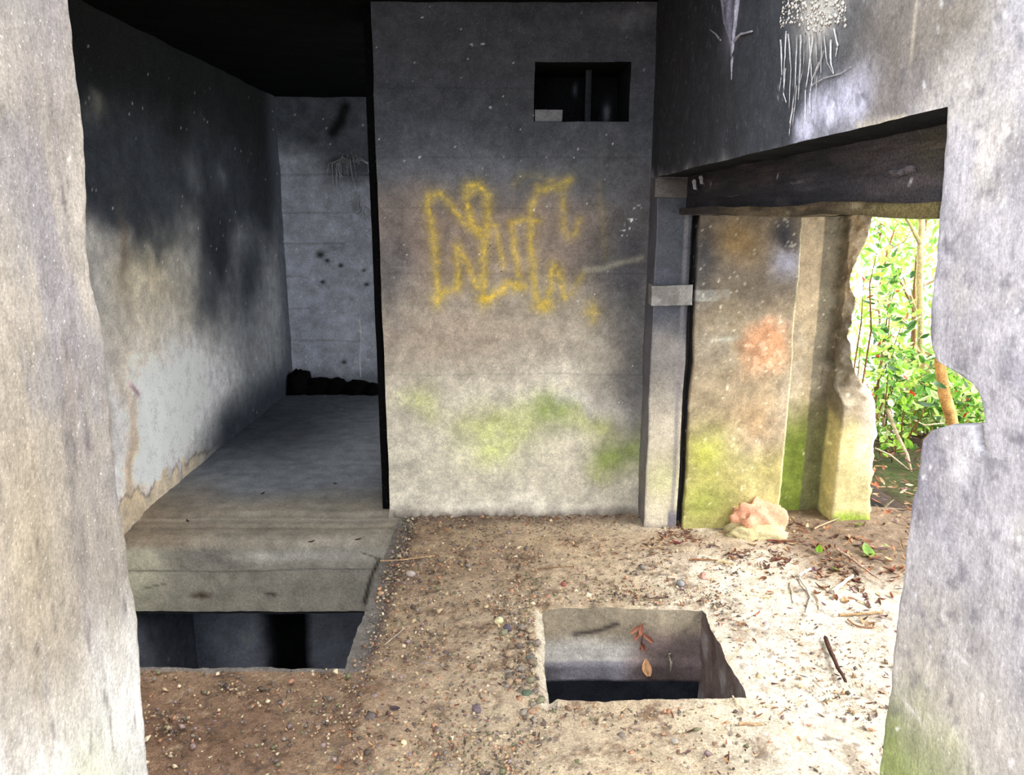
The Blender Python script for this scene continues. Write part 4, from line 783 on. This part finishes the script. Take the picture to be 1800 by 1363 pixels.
stick((1472, 966), (1545, 1018), .006, rgb(206, 180, 160), 'long straight twig over the brown litter', .004, z=.03, fork=.06)
stick((1404, 1012), (1424, 1000), .008, rgb(236, 226, 210), 'stubby bleached stick end in the litter', .002, name='stick')
stick((1262, 986), (1290, 992), .008, rgb(216, 190, 150), 'short cream stick in the middle drift', .002, name='stick')
stick((1212, 984), (1262, 985), .005, rgb(158, 112, 80), 'brown twig left of the short cream stick', .003)
stick((1348, 950), (1400, 952), .005, rgb(140, 84, 62), 'red-brown twig in front of the broken chunk', .003)
stick((1298, 1272), (1342, 1274), .005, rgb(206, 168, 130), 'tan twig at the near right of the square hole', .002)
stick((1287, 1224), (1322, 1256), .0028, rgb(222, 200, 170), 'thin straw curving off the hole corner', .003, arc=.012)
stick((668, 986), (765, 977), .0035, rgb(214, 178, 136), 'long dry stalk crossing the grey rim', .003, arc=.012)
stick((676, 1134), (712, 1104), .003, rgb(208, 190, 170), 'short pale straw on the left edge of the floor', .002)
stick((945, 1000), (1010, 996), .0028, rgb(150, 118, 88), 'thin twig lying in front of the painted wall', .003)
stick((1175, 1050), (1140, 1052), .004, rgb(104, 82, 78), 'dark twig along the far edge of the square hole', .003)
stick((1430, 930), (1490, 905), .005, rgb(190, 160, 130), 'pale twig at the foot of the outer block', .004, z=.02)

# leaves caught inside the square hole
o = place(leaf_mesh('fallen_leaf', .07, .06, rgb(222, 170, 124), .5, .2), 'fallen_leaf', onY(1135, 1174, HY1-.035), .5, (1.0, .2), 1.0); tag(o, 'pale orange dead leaf caught on the ledge inside the square hole', 'leaf')
sp = bpy.data.objects.new('dried_sprig', None); COL.objects.link(sp); c = onY(1128, 1128, HY1-.03); sp.location = tuple(c); tag(sp, 'dried reddish brown sprig on the far side of the square hole', 'sprig')
tube_obj('stem', [(0, .02, -.05), (0, 0, 0), (.004, -.004, .05)], [.003, .003, .0015], rgb(110, 70, 60), M_BARK, 5, .1, sp)
for (a, b, rz) in ((-.02, .035, .6), (.025, .02, -.9), (-.005, .06, .2), (.005, -.02, 2.8), (-.03, .06, 1.0)):
    l = leaf_mesh('leaf', .055, .022, rgb(150, 92, 72), .5, .4); o = obj('leaf', l, sp); o.location = (a, -.006, b); o.rotation_euler = (1.3, rz, 0)
stk = tube_obj('twig', [onY(1177, 1150, HY1-.05), onY(1180, 1165, HY1-.055), onY(1178, 1180, HY1-.04)], [.006, .006, .003], rgb(220, 212, 190), M_BARK, 6, .1); tag(stk, 'short white twig end stuck inside the square hole', 'twig')

# ================================================================= OUTSIDE
def ground_col(P): n = fbm(P, 2, 4, 500); C = np.tile(rgb(58, 44, 34), (len(P), 1)); return mix(C, rgb(70, 92, 40), sst(n, .0, .4)*.6)
gx = lambda a, b: (a, b, -.03-.75*np.maximum(0, a-3.9)-.75*np.maximum(0, b-5.6)*(a > 2))
patch('ground', grid(lsp(.12, 2.25, 16), lsp(.12, -4, 18), gx), ground_col, M_GROUND, None, 3.0)
patch('ground_entrance', grid(lsp(.5, -16, 2.3), lsp(.5, -16, -3.0), lambda a, b: (a, b, -.02)), ground_col, M_GROUND, None, 1.0)

def tree(name, pts, r0, r1, col, label, branches, cat='tree'):
    P3 = [far(*p) for p in pts]
    if pts[0][3:] == (): pass
    P3 = [np.array(p) for p in P3]; n = len(P3); dense = []
    for i in range(n-1):
        for t in np.linspace(0, 1, 4)[:-1]: dense.append(P3[i]*(1-t)+P3[i+1]*t+rng.uniform(-.004, .004, 3))
    dense.append(P3[-1]); m = len(dense)
    e = bpy.data.objects.new(name, None); COL.objects.link(e); e.location = tuple(dense[0]); tag(e, label, cat); o0 = np.array(dense[0])
    tube_obj('trunk', [d-o0 for d in dense], [r0+(r1-r0)*i/(m-1) for i in range(m)], col, M_BARK, 8, .12, e)
    for br in branches:
        q = [far(*p)-o0 for p in br]; tube_obj('branch', q, [r1*.8*(1-.6*i/(len(q)-1)) for i in range(len(q))], col*.9, M_BARK, 6, .15, e)
    return e
YB1 = rgb(196, 176, 120)
tree('young_tree', [(1612, 905, 6.2), (1612, 750, 6.2), (1618, 620, 6.2), (1616, 500, 6.2), (1620, 400, 6.2), (1612, 250, 6.2)], .035, .022, rgb(206, 186, 132), 'slender pale-barked young tree nearest the right jamb', [[(1618, 430, 6.2), (1600, 395, 6.1), (1578, 360, 6.0)], [(1616, 560, 6.2), (1600, 520, 6.2), (1585, 480, 6.2)]])
tree('young_tree', [(1600, 880, 7.0), (1602, 700, 7.0), (1606, 540, 7.0), (1612, 460, 7.0), (1628, 380, 7.0), (1640, 300, 7.0)], .022, .016, rgb(120, 88, 54), 'thin dark-barked sapling just behind the pale young tree', [[(1606, 545, 7.0), (1585, 500, 7), (1560, 452, 7)], [(1604, 600, 7.0), (1580, 640, 7), (1560, 700, 7)]])
tree('thin_sapling', [(1542, 860, 7.5), (1544, 700, 7.5), (1546, 560, 7.5), (1543, 520, 7.5), (1560, 440, 7.5), (1580, 380, 7.5)], .014, .008, rgb(140, 96, 54), 'thin brown sapling seen beside the outer block', [[(1546, 560, 7.5), (1570, 555, 7.5), (1618, 558, 7.5)], [(1560, 440, 7.5), (1590, 425, 7.5), (1610, 390, 7.5)], [(1552, 600, 7.4), (1575, 583, 7.4), (1610, 580, 7.4)]])
tree('wooden_stake', [(1692, 930, 4.9), (1683, 800, 4.9), (1674, 745, 4.9), (1660, 690, 4.9), (1652, 630, 4.9)], .040, .033, rgb(206, 156, 96), 'thick orange-brown stem leaning behind the broken notch', [], 'stem')
for pts, r, lb in (([(1560, 720, 5.2), (1575, 760, 5.1), (1595, 800, 5.0), (1606, 850, 5.0)], .013, 'pale arching bramble stem behind the stub, right'), ([(1552, 735, 5.5), (1562, 790, 5.5), (1572, 860, 5.5)], .012, 'olive bramble stem beside the outer block'), ([(1538, 788, 5.0), (1565, 800, 5.0), (1600, 828, 5.0)], .006, 'thin reddish bramble stem arching to the right'), ([(1540, 905, 4.6), (1565, 882, 4.6), (1594, 858, 4.6)], .008, 'straight pale stick leaning up behind the stub'), ([(1600, 735, 5.4), (1625, 748, 5.4), (1660, 744, 5.4)], .006, 'thin pale stem lying over the hedge')):
    P3 = [far(*p) for p in pts]; o = tube_obj('bramble', P3, [r, r*.95, r*.8, r*.6][:len(P3)], rgb(206, 186, 158), M_BARK, 6, .12); tag(o, lb, 'stem')

GREENS = [rgb(178, 222, 84), rgb(150, 204, 74), rgb(204, 232, 118), rgb(120, 176, 66), rgb(92, 140, 60), rgb(224, 236, 176), rgb(66, 104, 50)]
LM = [leaf_mesh('leaf', random.uniform(.055, .085), random.uniform(.035, .055), c, random.uniform(.1, .5), random.uniform(.05, .35), M_LEAF, 5) for c in GREENS for _ in range(2)]
LR = [leaf_mesh('leaf', .05, .032, rgb(214, 70, 44), .3, .2, M_LEAF, 5), leaf_mesh('leaf', .05, .03, rgb(170, 120, 60), .3, .2, M_LEAF, 5)]
def bush(name, label, boxes, n, s=1.0, red=.03, dark_low=False, cat='bush', stems=6):
    c = far(*boxes[0][:3]); base = np.array((c[0], c[1], 0.0)); e = bpy.data.objects.new(name, None); COL.objects.link(e); e.location = tuple(base); tag(e, label, cat)
    for k in range(n):
        px, py, ax, rx, ry, rd = random.choice(boxes); p = far(px+random.gauss(0, rx*.6), py+random.gauss(0, ry*.6), ax+random.gauss(0, rd*.5))
        if p[2] < .03 or (p[0] < 2.02 and p[1] > 3.75 ): continue
        o = obj('leaf', random.choice(LR) if random.random() < red else random.choice(LM), e); o.location = tuple(p-base); o.rotation_euler = (random.uniform(-1.0, 1.3), random.uniform(-.9, .9), random.uniform(0, 6.3)); q = s*random.uniform(.7, 1.3); o.scale = (q, q, q)
    for k in range(stems):
        px, py, ax, rx, ry, rd = random.choice(boxes); t = far(px+random.gauss(0, rx*.5), py, ax)-base; b = np.array((t[0]*.6, t[1]*.6, .0))
        tube_obj('stem', wob(b, t, 6, .03), [.008, .007, .006, .005, .004, .002], rgb(130, 96, 60), M_BARK, 5, .1, e)
bush('bramble_bush', 'sunlit leafy bramble bush seen through the broken notch', [(1580, 660, 5.4, 45, 30, .3), (1640, 690, 5.6, 60, 30, .3), (1690, 700, 5.6, 40, 30, .3), (1600, 710, 5.2, 50, 25, .3), (1570, 620, 5.8, 30, 25, .3)], 295, 1.1)
bush('bramble_bush', 'shaded lower bramble growth beside the outer block', [(1560, 790, 5.2, 25, 40, .3), (1590, 770, 5.4, 25, 40, .3), (1580, 850, 5.2, 30, 30, .3), (1690, 730, 5.6, 40, 20, .3)], 220, .9, .01)
bush('hazel_bush', 'tall light green bush with hanging leaves left of the young tree', [(1550, 520, 5.3, 22, 40, .25), (1570, 480, 5.6, 25, 40, .3), (1590, 560, 5.8, 30, 40, .3), (1545, 600, 5.2, 20, 40, .2)], 200, 1.1, .05)
bush('ivy', 'ivy trailing down the ragged edge of the outer block', [(1516, 500, 4.35, 8, 30, .05), (1512, 600, 4.35, 8, 50, .05), (1530, 680, 4.3, 8, 40, .05), (1545, 400, 4.35, 5, 20, .05)], 60, .45, .25, cat='ivy', stems=3)
bush('ground_ivy', 'low ivy on the litter between outer block and stub', [(1560, 905, 4.3, 22, 22, .1), (1570, 870, 4.6, 22, 18, .1), (1585, 930, 4.1, 12, 16, .1)], 60, .6, .02, cat='ivy', stems=0)
# far woodland foliage
n = 26000; a = rng.uniform(.28, .9, n); dist = rng.uniform(9, 15, n); th = a; pos = np.stack([np.sin(th)*dist, np.cos(th)*dist, rng.uniform(-4.5, 2.5, n)], -1)
den = fbm(pos, .9, 3, 600); pos = pos[(den > .02)]; n = len(pos); L_ = rng.uniform(.08, .15, n)
GC = np.array([rgb(150, 176, 70), rgb(170, 184, 96), rgb(128, 160, 56), rgb(176, 172, 110), rgb(160, 172, 90), rgb(140, 120, 80)])
f = scatter('distant_foliage', TV, TF, pos, np.stack([L_*.7, L_, L_*.5], -1), GC[rng.integers(0, 6, n)], M_LEAF, rotm(n, 1.4), .1, True); tag(f, 'mass of pale sunlit leaves in the woodland far beyond the doorway', 'foliage', kind='stuff')

n = 5200; ax = rng.uniform(5.6, 7.2, n); px = rng.normal(1640, 60, n); py = 700+rng.normal(0, 48, n)*(1+.3*(px < 1600)); k = (py > 610+.0*px)&(py < 860)
pos = np.array([far(a, b, c) for a, b, c in zip(px[k], py[k], ax[k])]); n = len(pos); L_ = rng.uniform(.05, .09, n)
GG = np.array([rgb(160, 206, 76), rgb(134, 190, 66), rgb(184, 214, 104), rgb(104, 152, 58), rgb(204, 220, 160), rgb(74, 110, 50), rgb(168, 146, 96)])
f = scatter('bramble_thicket', TV, TF, pos, np.stack([L_*.75, L_, L_*.5], -1), GG[rng.integers(0, 7, n)], M_LEAF, rotm(n, 1.0), .1, True); tag(f, 'dense bright thicket of small leaves behind the bramble bushes', 'foliage', kind='stuff')
n = 1500; ax = rng.uniform(6.5, 8.5, n); px = rng.normal(1580, 40, n); py = rng.uniform(380, 640, n)
pos = np.array([far(a, b, c) for a, b, c in zip(px, py, ax)]); k = fbm(pos, 2.2, 3, 640) > -.05; pos = pos[k]; n = len(pos); L_ = rng.uniform(.06, .10, n)
f = scatter('hazel_foliage', TV, TF, pos, np.stack([L_*.75, L_, L_*.5], -1), GG[rng.integers(0, 5, n)], M_LEAF, rotm(n, 1.3), .1, True); tag(f, 'airy yellow-green leaves on the slope behind the young tree', 'foliage', kind='stuff')
